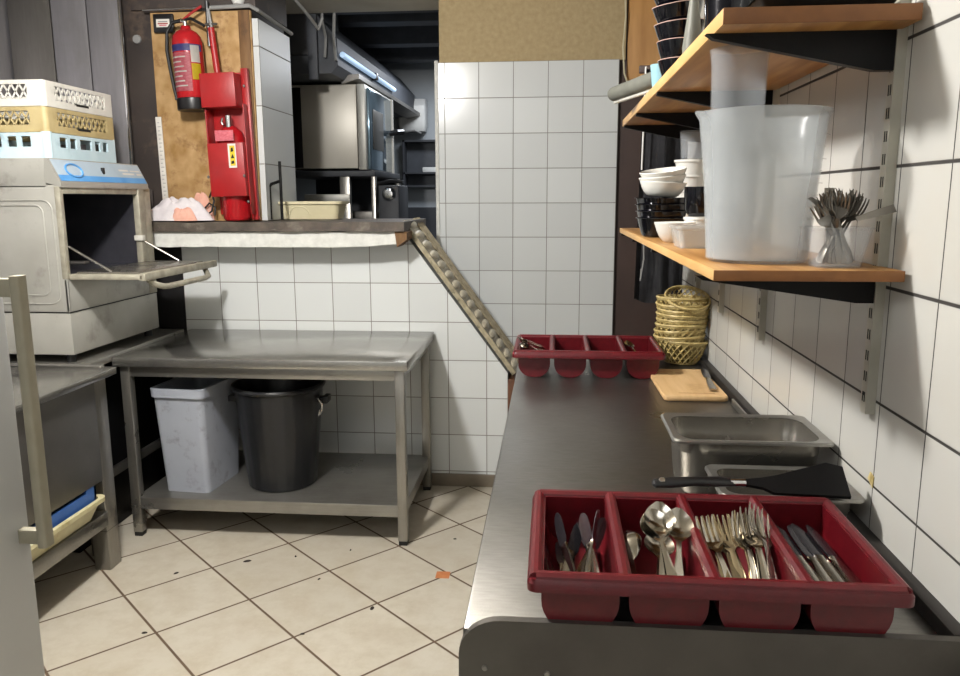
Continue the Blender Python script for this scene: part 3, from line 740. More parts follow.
def bowl_bm(r, h, rb=.55, th=.003, pw=2., lip=0., seg=36):
    P = [(0, 0), (r*rb, 0), (r*(rb+.08), .003)]
    for s in (.3, .6, .85, 1): P.append((r*(rb+(1-rb)*s**.55), h*s))
    if lip: P += [(r+lip, h), (r+lip, h+.002)]
    I = [(x-th, z+ (0 if z > .01 else th)) for x, z in P[2:7]][::-1]
    return lathe(NB(), P + [(r-th*.3, h+.0015)] + I + [(0, th)], seg=seg, pw=pw)
def bowls(specs, m, bm, name, cat, group):
    first = None
    for loc, rot, lb in specs:
        if first is None: first = solo(name, bm, m, lb, cat, loc, rot, group)
        else: dup(first, loc, rot, lb)
    return first
# black takeaway tubs with white bowls on top
bowls([((.314, 2.335, ZL+KS*(.017*i)), (0, 0, .1*i), lb) for i, lb in enumerate(('bottom tub of the four stacked black tubs', 'second tub from the bottom of the stacked black tubs', 'third tub from the bottom of the stacked black tubs', 'top tub of the four stacked black tubs under the white bowls'))],
      'black_gloss', bowl_bm(.060, .048, .72, .002, 3.2, .004), 'black_tub', 'tub', 'stack of black tubs')
bowls([((.314+.002*i, 2.335, ZL+KS*(.104+.015*i)), (.03, (.05, -.10, -.16)[i], .3*i), lb) for i, lb in enumerate(('lowest white bowl resting on the black tubs', 'middle white bowl of three on the black tubs', 'topmost tilted white bowl on the black tubs'))],
      'porcelain', bowl_bm(.060, .036, .6, .003), 'white_bowl', 'bowl', 'white bowls on the black tubs')
solo('small_white_bowl', bowl_bm(.047, .044, .5, .003), 'porcelain', 'single small white bowl standing in front of the black tubs', 'bowl', (.312, 2.06, ZL))
t = thing('clear_container', 'clear rectangular plastic container beside the measuring jug on the shelf', 'container', (.328, 1.85, ZL))
obj('body', loft(NB(), [[(x, y, z) for x, y in rrect(a, b, .012, 5)] for a, b, z in ((.075, .11, 0), (.088, .125, .036), (.094, .131, .038), (.094, .131, .041), (.086, .123, .041), (.072, .107, .003))]), 'tub_plastic', t)
obj('lid', loft(NB(), [[(x, y, z) for x, y in rrect(a, b, .012, 5)] for a, b, z in ((.096, .133, .041), (.096, .133, .045), (.08, .115, .046))]), 'tub_plastic', t)
solo('white_pot', lathe(NB(), [(0, 0), (.030, 0), (.035, .05), (.037, .05), (.037, .056), (.033, .056), (0, .056)], seg=32), 'porcelain', 'round white lidded pot behind the clear container', 'pot', (.382, 2.11, ZL))
bowls([((.420, 2.491, ZL+KS*(.04*i)), (0, 0, .5*i), lb) for i, lb in enumerate(('bottom deli cup of the tall white stack behind the jug', 'second deli cup up in the tall white stack', 'third deli cup up in the tall white stack', 'fourth deli cup up in the tall white stack', 'top cup of the tall white stack behind the jug'))],
      'porcelain', lathe(NB(), [(0, 0), (.036, 0), (.044, .036), (.047, .036), (.047, .042), (.043, .042), (.034, .003), (0, .003)], seg=32), 'deli_cup', 'cup', 'white cups stacked behind the jug')
solo('glass_tumbler', lathe(NB(), [(0, 0), (.03, 0), (.034, .075), (.031, .075), (.028, .004), (0, .004)], seg=32), 'clear_plastic', 'clear tumbler standing on top of the white cup stack', 'glass', (.420, 2.491, ZL+KS*(.204)))
t = thing('black_mug', 'black mug standing on the white pot beside the jug', 'mug', (.380, 2.11, ZL+KS*(.0575)))
obj('body', lathe(NB(), [(0, 0), (.024, 0), (.034, .016), (.036, .068), (.033, .068), (.03, .016), (0, .006)], seg=32), 'black_gloss', t)
obj('handle', tube(NB(), [(.034, 0, .056), (.052, 0, .052), (.056, 0, .035), (.05, 0, .02), (.034, 0, .018)], .005, 8), 'black_gloss', t)

# ------------------------------------------------------------------ things on the upper shelf
ZU = 1.7925
t0 = None
for i, lb in enumerate(('lowest black bowl of the stack on the upper shelf', 'second black bowl up on the upper shelf, pinkish rim', 'third black bowl up on the upper shelf, leaning left', 'fourth black bowl up, leaning left over the shelf edge', 'topmost black bowl of the leaning stack on the upper shelf')):
    loc = (.322-.004*i, 2.10, ZU+KS*(.040*i)); rot = (0, (0, 0, -.08, -.16, -.26)[i], .2*i)
    if i == 0:
        t0 = thing('black_bowl', lb, 'bowl', loc, rot=rot, group='stack of black bowls on the upper shelf')
        obj('bowl', bowl_bm(.056, .050, .60, .003), 'black_gloss', t0); obj('rim', tube(NB(), [(.056*math.cos(2*PI*k/40), .056*math.sin(2*PI*k/40), .0505) for k in range(40)], .0009, 6, closed=True), 'rim_white', t0)
    else: dup(t0, loc, rot, lb)
t = thing('foam_tube', 'grey foam tube poking out leftwards past the end of the upper shelf', 'tube', (.190, 2.63, 1.836))
a, b = Vector((0, 0, 0)), Vector((.080, -.36, -.008))
obj('sleeve', tube(NB(), [a, a+(b-a)*.01, a+(b-a)*.99, b], .02, 20, radii=[.015, .02, .02, .019]), 'grey_tube', t)
obj('pale_backing', tube(NB(), [a+Vector((.004, 0, -.022)), b+Vector((.004, 0, -.022))], .006, 8), 'rack_white', t)
solo('blue_cup', lathe(NB(), [(0, 0), (.022, 0), (.028, .055), (.025, .055), (.02, .004), (0, .004)], seg=28), 'light_blue', 'light blue plastic cup at the end of the grey foam tube', 'cup', (.283, 2.19, ZU), (0, 0, 0))
t = thing('black_saucepan', 'black round pan on the near part of the upper shelf', 'pan', (.345, 1.579, ZU))
obj('body', lathe(NB(), [(0, 0), (.05, 0), (.058, .01), (.062, .09), (.058, .09), (.054, .012), (0, .006)], seg=36), 'black_gloss', t)
obj('handle', tube(NB(), [(-.02, -.058, .075), (-.03, -.10, .08), (-.04, -.16, .085)], .008, 8), 'black', t)
solo('grey_scoop', loft(NB(), [[(x, y, z) for x, y in rrect(a_, b_, min(a_, b_)*.4, 4)] for a_, b_, z in ((.030, .05, 0), (.034, .055, .03), (.022, .04, .08), (.012, .02, .13))]), 'grey_tube', 'pale grey plastic scoop standing between black bowls and black pan', 'scoop', (.291, 1.779, ZU))
solo('black_canister', lathe(NB(), [(0, 0), (.034, 0), (.036, .01), (.036, .13), (.03, .14), (0, .14)], seg=30), 'black_gloss', 'black canister beside the leaning black bowls on the upper shelf', 'canister', (.373, 1.846, ZU))
t = thing('oven_tray', 'dark oven tray lying on the near end of the upper shelf', 'tray', (.417, 1.384, ZU))
obj('body', loft(NB(), [[(x, y, z) for x, y in rrect(a_, b_, .012, 4)] for a_, b_, z in ((.17, .13, 0), (.19, .15, .018), (.196, .156, .018), (.186, .146, .018), (.166, .126, .002))]), 'black_matt', t)

for o in COL.objects:
    if o not in before_ware and o.parent is None: o.scale = [v*KS for v in o.scale]

# hanging apron and cord in the dark corner
bm = NB(); n = 18; cols = []
for i in range(n+1):
    s = i/n; x = .345 + .20*s
    y = 3.32 + .018*math.sin(s*9) + .012*math.sin(s*21)
    cols.append([bm.verts.new((x + .03*(1-q/6)*(s-.5)*-1, y + .006*math.sin(q+s*7), 2.02-(.93+.02*math.sin(s*5))*q/6)) for q in range(7)])
for i in range(n):
    for q in range(6): bm.faces.new((cols[i][q], cols[i+1][q], cols[i+1][q+1], cols[i][q+1]))
bmesh.ops.solidify(bm, geom=bm.faces[:], thickness=.006)
t = thing('hanging_apron', 'dark grey apron hanging in the dark doorway past the shelves', 'apron')
obj('cloth', bm, 'grey_cloth', t, angle=60)
obj('tie_string', tube(NB(), [(.360, 3.285, 2.02), (.358, 3.28, 1.80), (.356, 3.28, 1.62)], .0035, 6), 'white', t)
obj('tie_string', tube(NB(), [(.372, 3.28, 1.36), (.376, 3.278, 1.26), (.364, 3.278, 1.17), (.366, 3.278, 1.22)], .003, 6), 'cable', t)
solo('coat_hook_rail', box(NB(), .345, 1.2, 3.375, 3.395, 2.01, 2.04, .003), 'darkwall', 'brown rail high in the dark doorway that the apron hangs from', 'rail')

# ------------------------------------------------------------------ fire extinguishers etc on the plywood
t = thing('fire_extinguisher', 'red fire extinguisher with black hose hanging left of the red cabinet', 'fire extinguisher', (-1.768, 3.845, 1.940), rot=(0, R_(-2), 0))
t.scale = (1, 1, 1.06)
r = .071
body = obj('cylinder', lathe(NB(), [(r-.003, .045), (r, .05), (r, .30), (.066, .325), (.05, .345), (.026, .357), (.022, .372), (0, .372)], seg=40), 'red_cyl', t)
obj('base_skirt', lathe(NB(), [(0, 0), (r+.002, 0), (r+.004, .006), (r+.003, .05), (r-.002, .055), (0, .055)], seg=40), 'black', t)
def wrap(a0, a1, z0, z1, rr, m, par, name, k=14):
    bm = NB(); A = []
    for i in range(k+1):
        a = a0+(a1-a0)*i/k; A.append([bm.verts.new((rr*math.cos(a), rr*math.sin(a), z)) for z in (z0, z1)])
    for i in range(k): bm.faces.new((A[i][0], A[i+1][0], A[i+1][1], A[i][1]))
    bmesh.ops.solidify(bm, geom=bm.faces[:], thickness=-.0006)
    return obj(name, bm, m, par)
wrap(-PI+.15, -.15, .255, .285, r+.001, 'label_blue', body, 'blue_band')
lab = wrap(-PI+.35, -1.05, .08, .250, r+.001, 'label_red', body, 'instruction_label')
wrap(-1.0, -.35, .13, .20, r+.001, 'label_yellow', body, 'yellow_label'); wrap(-1.0, -.35, .205, .28, r+.001, 'label_white', body, 'white_label')
for i in range(7):
    z = .10+.021*i; wrap(-PI+.5, -1.35 - .15*(i % 3), z, z+.006, r+.0018, 'label_white', lab, 'text_line')
obj('valve', tube(NB(), [(0, 0, .365), (0, 0, .392), (-.02, -.01, .395)], .011, 12), 'chrome', t)
obj('grip', tube(NB(), [(-.03, 0, .395), (.03, 0, .405), (.09, 0, .372), (.094, 0, .366)], .007, 8), 'black', t)
obj('lever', tube(NB(), [(-.01, 0, .40), (.03, 0, .425), (.09, 0, .455)], .006, 8), 'red', t)
obj('hose', tube(NB(), [(-.02, -.01, .395), (-.06, -.01, .39), (-.09, -.012, .35), (-.10, -.012, .27), (-.092, -.012, .18), (-.082, -.012, .10), (-.074, -.012, .06)], .0085, 10), 'rubber', t)
obj('strap', tube(NB(), [(-.084, .0, .055), (-.07, -.03, .055)], .006, 8), 'rubber', t)
t = thing('sign_plate', 'small black framed white sign above the extinguisher hose', 'sign', (-1.925, 3.925, 2.365))
obj('frame', box(NB(), -.052, .052, -.018, 0, -.045, .045, .006), 'black', t)
p_ = obj('sign_face', box(NB(), -.034, .034, -.0195, -.018, -.019, .019, .0005), 'label_white', t)
for z, w, m_ in ((.004, .024, 'cable'), (-.005, .026, 'red'), (-.013, .018, 'label_red')): obj('text_line', box(NB(), -w, w, -.0202, -.0195, z, z+.005), m_, p_)

# red suppression cabinet
t = thing('fire_suppression_cabinet', 'tall red steel fire suppression cabinet standing on the stone ledge', 'fire cabinet', (-1.588, 3.921, 1.405), rot=(0, R_(-1.5), 0))
t.scale = (.90, 1, 1)
bm = NB(); box(bm, -.112, .108, -.012, 0, .03, .72, .002); box(bm, -.112, -.106, -.10, -.01, .12, .56, .001); box(bm, .102, .108, -.10, -.01, .03, .56, .001)
obj('back_plate', bm, 'red', t)
obj('hood', box(NB(), -.112, .080, -.13, -.012, .545, .705, .003), 'red', t)
obj('side_flange', box(NB(), .080, .118, -.04, -.012, .0, .735, .002), 'red', t)
obj('front_panel', box(NB(), -.098, .102, -.135, -.02, .118, .375, .003), 'red', t)
cyl = obj('cylinder', lathe(NB(), [(0, 0), (.072, 0), (.082, .012), (.082, .40), (.072, .43), (.04, .455), (.026, .462), (0, .462)], 0, -.09, seg=36, mtx=Matrix.Translation((0, .022, 0)) @ Matrix.Diagonal((.92, .75, 1, 1))), 'red_cyl', t)
obj('valve', tube(NB(), [(0, -.06, .455), (0, -.06, .51)], .018, 12), 'chrome', t)
obj('hanging_ring', tube(NB(), [(-.028, -.07, .50), (-.036, -.07, .48), (-.028, -.07, .465)], .006, 8), 'chrome', t)
obj('label', box(NB(), -.05, .052, -.1315, -.128, .385, .435), 'label_red', t)
lb_ = obj('warning_label', box(NB(), .018, .062, -.1375, -.1345, .255, .37), 'label_white', t)
obj('yellow_field', box(NB(), .028, .056, -.139, -.1374, .265, .36), 'label_yellow', lb_)
obj('warning_marks', prism(prism(prism(NB(), [(.032, .30), (.052, .30), (.042, .322)], 'y', -.1395, -.139), [(.034, .33), (.050, .334), (.046, .352), (.036, .350)], 'y', -.1395, -.139), [(.032, .272), (.05, .276), (.048, .29), (.034, .286)], 'y', -.1395, -.139), 'black', lb_)
for x, z in ((-.105, .215), (.098, .215), (.095, .65), (.11, .09)):
    obj('bolt', lathe(NB(), [(0, .006), (.006, .005), (.008, 0)], seg=10, mtx=Matrix.Translation((x, -.136 if z < .6 else -.042, z)) @ Matrix.Rotation(PI/2, 4, 'X')), 'steel_dark', t)
solo('red_pipe', tube(NB(), [(-1.645, 3.87, 2.105), (-1.66, 3.87, 2.27), (-1.665, 3.87, 2.33)], .016, 14), 'red', 'short red pipe rising from the top of the red cabinet', 'pipe')
t = thing('pipe_fitting', 'dark valve and grey conduit above the red pipe', 'pipe')
obj('pipe', tube(NB(), [(-1.69, 3.90, 2.25), (-1.692, 3.90, 2.46)], .010, 10), 'black', t)
obj('clip', tube(NB(), [(-1.70, 3.885, 2.35), (-1.64, 3.885, 2.35)], .006, 8), 'steel_dark', t)
obj('conduit', tube(NB(), [(-1.665, 3.885, 2.31), (-1.675, 3.885, 2.38), (-1.68, 3.885, 2.42)], .007, 8), 'cable', t)
solo('ceiling_conduit', tube(NB(), [(-2.02, 3.90, 2.425), (-1.72, 3.90, 2.43)], .006, 10), 'chrome', 'thin bright conduit along the top edge of the worn plywood', 'pipe')
solo('ceiling_conduit', tube(NB(), [(-1.68, 3.905, 2.43), (-1.48, 3.905, 2.435), (-1.452, 3.93, 2.42), (-1.445, 4.42, 2.405)], .010, 10), 'cable', 'grey conduit turning the corner above the tiled jamb', 'pipe')
solo('ceiling_cable', tube(NB(), [(-1.40, 3.90, 2.60), (-1.36, 4.1, 2.56), (-1.33, 4.35, 2.49), (-1.31, 4.48, 2.44), (-1.29, 4.5, 2.50)], .009, 8), 'cable', 'looping grey cable near the top of the kitchen opening', 'cable')
solo('junction_globe', lathe(NB(), [(0, -.03), (.024, -.022), (.034, 0), (.03, .02), (0, .03)], seg=20), 'white', 'small round white fitting above the red cabinet by the ceiling', 'fitting', (-1.545, 3.93, 2.47))
bm = NB(); box(bm, -2.1, -1.462, 3.935, 4.40, 2.435, 2.64); 
struct('trim_7', bm, 'recess')
t = thing('measuring_strip', 'white notched measuring strip fixed upright on the plywood edge', 'ruler', (-1.985, 3.925, 1.53), rot=(0, R_(-1), 0))
obj('strip', box(NB(), -.015, .015, -.006, 0, -.095, .39, .001), 'label_white', t)
bm = NB()
for i in range(22): box(bm, -.006, .004 if i % 2 else .010, -.0068, -.006, -.06+.02*i, -.057+.02*i)
obj('graduation', bm, 'cable', t, smooth=False)
solo('small_bracket', box(NB(), -.02, .02, -.01, 0, -.06, .06, .002), 'recess', 'small brown bracket at the foot of the white measuring strip', 'bracket', (-2.07, 3.925, 1.50))
solo('looped_cable', tube(NB(), [(-1.74, 3.90, 1.52), (-1.715, 3.87, 1.545), (-1.70, 3.86, 1.50), (-1.715, 3.86, 1.45), (-1.745, 3.86, 1.43), (-1.76, 3.87, 1.46), (-1.73, 3.87, 1.49), (-1.70, 3.87, 1.47), (-1.70, 3.86, 1.43)], .005, 8), 'rubber', 'black cable loop between the cloths and the red cabinet', 'cable')

# cloths on the ledge
def cloth(name, m, label, cx_, cy_, rx, ry, h, seed, z0=1.402):
    bm = NB(); nu, nr = 72, 20; rings = []
    for j in range(nr+1):
        q = j/nr; ring = []
        for k in range(nu):
            a = 2*PI*k/nu; w = 1+.10*math.sin(2*a+seed)+.05*math.sin(5*a+seed*2)
            x, y = rx*q*w*math.cos(a), ry*q*w*math.sin(a)
            p = Vector((x*9+seed, y*16, seed))
            fold = abs(noise.noise(p))*1.0 + .5*abs(noise.noise(p*2.3))
            z = h*(1-q**2.4) * (.80 + .45*fold) + .010*(1-q)*math.sin(x*70+y*120+seed) + .012*abs(math.sin(a*4+seed))*q*(1-q)*4
            ring.append(bm.verts.new((x, y, max(.002, z))))
        rings.append(ring)
    for j in range(nr):
        for k in range(nu): bm.faces.new((rings[j][k], rings[j][(k+1) % nu], rings[j+1][(k+1) % nu], rings[j+1][k]))
    bmesh.ops.remove_doubles(bm, verts=bm.verts[:], dist=1e-5)
    bmesh.ops.solidify(bm, geom=bm.faces[:], thickness=.003)
    return solo(name, bm, m, label, 'cloth', (cx_, cy_, z0), angle=80)
cloth('white_cloth', 'cloth_white', 'crumpled white cloth heaped on the ledge beside the dishwasher', -1.885, 3.845, .165, .080, .105, 1.3)
cloth('peach_cloth', 'cloth_peach', 'small peach cloth lying on the front of the crumpled white cloth', -1.835, 3.790, .075, .024, .058, 4.1)
cloth('peach_cloth', 'cloth_peach', 'peach cloth bundled behind the white cloth, touching the plywood', -1.785, 3.905, .06, .020, .13, 2.2)

# ------------------------------------------------------------------ kitchen beyond the opening
t = thing('storage_tub', 'cream plastic tub on the stone ledge in the kitchen opening', 'tub', (-1.30, 4.22, 1.402))
obj('body', loft(NB(), [[(x, y, z) for x, y in rrect(a_, b_, .03, 5)] for a_, b_, z in ((.30, .16, 0), (.335, .19, .085), (.32, .175, .085), (.29, .15, .004))]), 'cream', t)
obj('rim', loft(NB(), [[(x, y, z) for x, y in rrect(a_, b_, .034, 5)] for a_, b_, z in ((.338, .193, .078), (.358, .21, .08), (.358, .21, .094), (.33, .18, .094), (.32, .175, .085))], False, False), 'cream', t)
obj('embossed_arch', tube(NB(), [(-.05+.055*math.cos(a), -.088-.02*math.sin(a)*.2, .022+.045*math.sin(a)) for a in [PI*k/10 for k in range(11)]], .0035, 6), 'cream', t)
solo('bent_rod', tube(NB(), [(-1.40, 4.0, 1.405), (-1.40, 4.0, 1.70)], .008, 8), 'black_matt', 'taller black upright rod on the ledge before the cream tub', 'rod')
solo('bent_rod', tube(NB(), [(-1.46, 4.0, 1.405), (-1.46, 4.0, 1.57), (-1.45, 4.0, 1.585), (-1.405, 4.0, 1.60)], .008, 8), 'black_matt', 'shorter bent black rod reaching to the taller rod', 'rod')

t = thing('combi_oven', 'large stainless steel oven with glass door ajar seen through the opening', 'oven', (0, 5.4, 0))
obj('casing', box(NB(), -1.85, -1.335, 0, .85, 1.715, 2.272, .006), 'oven_steel', t)
obj('side_trim', box(NB(), -1.33, -1.275, -.005, .85, 1.705, 2.272, .005), 'dw_steel', t)
obj('dark_edge', box(NB(), -1.85, -1.72, -.004, .0, 1.72, 2.255, .001), 'black_matt', t)
dr = obj('glass_door', box(NB(), -1.272, -1.255, .03, .78, 1.71, 2.25, .004), 'glassdoor', t)
obj('door_edge', box(NB(), -1.258, -1.240, .76, .785, 1.70, 2.26, .003), 'rack_white', dr)
obj('handle', tube(NB(), [(-1.255, .70, 2.0), (-1.20, .70, 2.01), (-1.17, .78, 2.02)], .022, 8), 'black', dr)
obj('control_panel', box(NB(), -1.252, -1.248, .12, .45, 1.85, 2.12, .002), 'steel_dark', dr)
t = thing('oven_stand', 'dark equipment stand with light steel uprights below the oven', 'stand', (0, 5.4, 0))
obj('top', box(NB(), -1.9, -1.22, 0, .9, 1.66, 1.70, .004), 'kit_dark', t)
obj('leg', box(NB(), -1.47, -1.40, 0, .05, 0, 1.66, .003), 'steel_v', t); obj('leg', box(NB(), -1.25, -1.22, .0, .05, 0, 1.66, .003), 'steel_v', t); obj('leg', box(NB(), -1.88, -1.83, 0, .05, 0, 1.66, .003), 'steel_dark', t); obj('leg', box(NB(), -1.25, -1.21, .8, .85, 0, 1.66, .003), 'steel_dark', t)
obj('shelf', box(NB(), -1.9, -1.22, 0.03, .9, 1.30, 1.33, .003), 'steel_v', t); obj('cross_rail', box(NB(), -1.72, -1.40, -.01, .02, 1.48, 1.54, .003), 'dw_steel', t); obj('back_panel', box(NB(), -1.9, -1.22, .86, .88, .2, 1.66), 'kit_dark', t)
solo('fryer_pan', box(NB(), -.10, .10, -.1, .1, 0, .09, .008), 'steel_dark', 'grey steel container on the stand shelf below the oven', 'container', (-1.33, 5.65, 1.332))
solo('steel_canister', lathe(NB(), [(0, 0), (.07, 0), (.07, .12), (.05, .14), (0, .14)], seg=24), 'steel_pan', 'round steel canister under the left half of the oven', 'canister', (-1.60, 5.66, 1.332))
t = thing('gas_appliance', 'dark appliance with a round dial right of the oven stand', 'appliance', (-1.13, 5.42, 0))
obj('body', box(NB(), -.075, .07, 0, .35, 0, 1.60, .01), 'kit_dark', t)
obj('dial', lathe(NB(), [(0, .03), (.03, .028), (.045, .012), (.05, 0)], seg=24, mtx=Matrix.Translation((0.0, 0, 1.54)) @ Matrix.Rotation(PI/2, 4, 'X')), 'chrome', t)
obj('spout', tube(NB(), [(-.08, .02, 1.61), (.02, .0, 1.63), (.10, .0, 1.62)], .012, 8), 'black', t)
t = thing('extractor_hood', 'long slanted steel extractor hood above the oven', 'extractor hood', (0, 5.05, 0))
obj('canopy', prism(NB(), [(-1.85, 2.29), (-1.40, 2.29), (-1.36, 2.34), (-1.36, 2.50), (-1.50, 2.66), (-1.85, 2.70)], 'y', 0, 2.8), 'kit_beam', t)
obj('gutter', prism(NB(), [(-1.42, 2.27), (-1.30, 2.30), (-1.30, 2.33), (-1.42, 2.32)], 'y', .3, 2.8), 'steel_dark', t)
obj('duct', box(NB(), -2.0, -1.48, -.02, .5, 2.40, 2.95, .01), 'kit_dark', t)
obj('post', box(NB(), -1.54, -1.48, -.035, -.015, 2.25, 2.72, .004), 'kit_beam', t)
obj('hanging_strap', tube(NB(), [(-1.43, -.04, 2.75), (-1.44, -.04, 2.60), (-1.42, -.04, 2.50), (-1.43, -.04, 2.38)], .009, 6), 'cable', t)
obj('hanging_strap', tube(NB(), [(-1.36, -.04, 2.64), (-1.37, -.04, 2.50), (-1.36, -.04, 2.36)], .010, 6), 'cable', t)
M['tube_light'] = emis('fluorescent_tube', '#a9c4e0', .75)
t = thing('hood_light', 'two bluish fluorescent tubes along the extractor hood', 'light', (-1.342, 5.10, 2.41))
obj('tube', tube(NB(), [(0, 0, 0), (0, .90, 0)], .018, 12), 'tube_light', t); obj('tube', tube(NB(), [(0, .95, 0), (0, 1.65, 0)], .018, 12), 'tube_light', t)
obj('joint', box(NB(), -.02, .022, .90, .95, -.025, .025, .003), 'black', t)
t = thing('towel_dispenser', 'white wall towel dispenser on the far kitchen wall', 'dispenser', (-1.385, 8.0, 2.16))
obj('body', loft(NB(), [[(x, y, z) for x, y in rrect(a_, b_, .03, 4, 0, -b_/2)] for a_, b_, z in ((.24, .16, 0), (.27, .2, .06), (.27, .2, .24), (.25, .14, .31))]), 'white', t)
obj('lock', box(NB(), -.01, .01, -.205, -.198, .13, .19), 'black', t); obj('tray_slot', tube(NB(), [(-.08, -.17, -.005), (.03, -.2, .005), (.09, -.17, -.02)], .008, 6), 'cable', t)
t = thing('serving_hatch', 'dark framed wall cabinet with white dishes on the far kitchen wall', 'cabinet', (-1.17, 7.99, 1.62))
bm = NB(); box(bm, -.32, .32, -.14, 0, 0, .02); box(bm, -.32, .32, -.14, 0, .44, .46); box(bm, -.32, -.30, -.14, 0, 0, .46); box(bm, .30, .32, -.14, 0, 0, .46); box(bm, -.32, .32, -.14, 0, .13, .145)
obj('frame', bm, 'kit_dark', t, smooth=False); obj('back', box(NB(), -.30, .30, -.012, -.002, .02, .44), 'kit_beam', t)
solo('stacked_plates', box(NB(), -.18, .16, -.08, -.02, 0, .05, .01), 'white', 'pale folded stack inside the dark wall cabinet of the kitchen', 'plates', (-1.12, 7.96, 1.766))
solo('kitchen_bench', box(NB(), -.5, .5, -.3, .3, 0, .95, .01), 'kit_dark', 'low dark bench against the far kitchen wall', 'bench', (-.9, 7.6, 0))

# ------------------------------------------------------------------ dishwasher, its stand, racks, sink table
t = thing('dishwasher_stand', 'dark steel stand beneath the glass washer', 'stand', (0, 0, 0))
obj('top', box(NB(), -2.60, -1.905, 2.965, 3.86, .815, .845, .003), 'steel', t)
for x in (-2.56, -1.93):
    for y in (3.0, 3.82): obj('leg', leg_box(NB(), x, y, .045, 0, .815), 'steel_dark', t)
obj('rail', box(NB(), -1.94, -1.92, 3.0, 3.82, .30, .34, .002), 'steel_dark', t)
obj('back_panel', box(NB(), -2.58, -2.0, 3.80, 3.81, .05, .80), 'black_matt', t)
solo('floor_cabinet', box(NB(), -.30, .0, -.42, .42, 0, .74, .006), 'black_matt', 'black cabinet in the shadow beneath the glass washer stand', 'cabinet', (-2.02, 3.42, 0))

DX = -1.95; t = thing('dishwasher', 'stainless steel glass washer with its front door folded down open', 'dishwasher', (DX, 2.985, .868))
W_ = .71; Dp = .60
bm = NB()
box(bm, -Dp, .0, 0, W_, 0.012, .188, .006)
obj('base_panel', bm, 'dw_steel', t)
bm = NB()     # hollow casing: sides, top, back, sill, jambs
box(bm, -Dp, 0, 0, .012, .19, .70, .004); box(bm, -Dp, 0, W_-.012, W_, .19, .70, .004); box(bm, -Dp, -Dp+.012, 0, W_, .19, .70, .002)
box(bm, -Dp, -.05, 0, W_, .688, .805, .004); box(bm, -.014, 0, .0, W_, .19, .325, .003)
obj('casing', bm, 'dw_steel', t)
bm = NB(); box(bm, -.02, .004, -.0012, .022, .325, .695, .003); box(bm, -.02, .012, .585, .64, .325, .695, .006); box(bm, -.02, .002, .64, W_+.001, .19, .695, .003); box(bm, -.02, .006, 0.02, .60, .665, .694, .004)
obj('door_frame', bm, 'dw_rim', t)
bm = NB(); box(bm, -.56, -.02, .024, .028, .33, .675); box(bm, -.56, -.02, .60, .604, .33, .675); box(bm, -.565, -.56, .024, .604, .33, .675); box(bm, -.56, -.02, .024, .604, .335, .34); box(bm, -.56, -.02, .024, .604, .675, .680)
obj('wash_chamber', bm, 'black_inside', t, smooth=False)
obj('wash_arm', box(NB(), -.40, -.10, .28, .33, .36, .375, .005), 'steel_dark', t)
obj('corner_rod', tube(NB(), [(-.50, .40, .36), (-.50, .40, .50)], .006, 6), 'chrome', t)  # thin upright chrome rod at the back of the chamber
# sloping control fascia
fa = obj('control_fascia', prism(NB(), [(-.05, .805), (-.055, .71), (.012, .690), (.012, .712), (-.035, .805)], 'y', 0.0, W_-.03), 'dw_steel', t)
def fascia(y0, y1, s0, s1, m, off=.0012, name='print'):
    a = Vector((.012, 0, .712)); b = Vector((-.035, 0, .805)); dd = b-a; nn = Vector((dd.z, 0, -dd.x)).normalized()
    bm = NB(); vs = []
    for o_ in (0.0002, off):
        for (s, y) in ((s0, y0), (s0, y1), (s1, y1), (s1, y0)): p = a+dd*s+nn*o_; vs.append(bm.verts.new((p.x, y, p.z)))
    for q in ((0, 1, 2, 3), (7, 6, 5, 4), (0, 4, 5, 1), (1, 5, 6, 2), (2, 6, 7, 3), (3, 7, 4, 0)): bm.faces.new([vs[i] for i in q])
    return obj(name, bm, m, fa)
fascia(.01, .675, .30, .95, 'panel_pale'); fascia(.01, .675, .04, .30, 'panel_blue')
a = Vector((.012, 0, .712)); dd = Vector((-.047, 0, .093)); nn = Vector((dd.z, 0, -dd.x)).normalized()
ring = []
for k in range(28):
    an = 2*PI*k/28; p = a+dd*(.50+.28*math.sin(an))+nn*.003; ring.append((p.x, .13+.055*math.cos(an), p.z))
obj('round_logo', tube(NB(), ring, .0042, 8, closed=True), 'panel_blue', fa)
p = a+dd*.55+nn*.004; obj('switch', box(NB(), p.x-.006, p.x+.006, .335, .35, p.z-.014, p.z+.014, .002), 'black', fa)
for (y0, y1, s0, s1) in ((.48, .56, .60, .68), (.50, .60, .44, .52), (.575, .66, .60, .66), (.62, .665, .42, .52)): fascia(y0, y1, s0, s1, 'label_white', .0024, 'lettering')
# side panel relief (rounded rectangles), facing the camera
bm = NB()
for (x0, x1, z0, z1, rr_) in ((-.56, -.035, .225, .64, .04), (-.53, -.075, .26, .62, .03)):
    pts = [(x, -.001, z) for x, z in rrect(x1-x0, z1-z0, rr_, 6, (x0+x1)/2, (z0+z1)/2)]
    tube(bm, pts, .003, 6, closed=True)
obj('side_relief', bm, 'dw_steel', t)
bm = NB(); box(bm, -Dp, .001, -.0012, .0, .187, .191); box(bm, .0, .0012, 0, W_, .187, .191)
obj('seam', bm, 'black_matt', t, smooth=False)
for x, y in ((-.04, .04), (-.56, .04), (-.04, .67), (-.56, .67)): obj('foot', lathe(NB(), [(0, -.024), (.018, -.024), (.018, .014), (0, .014)], x, y, seg=14), 'rubber', t)
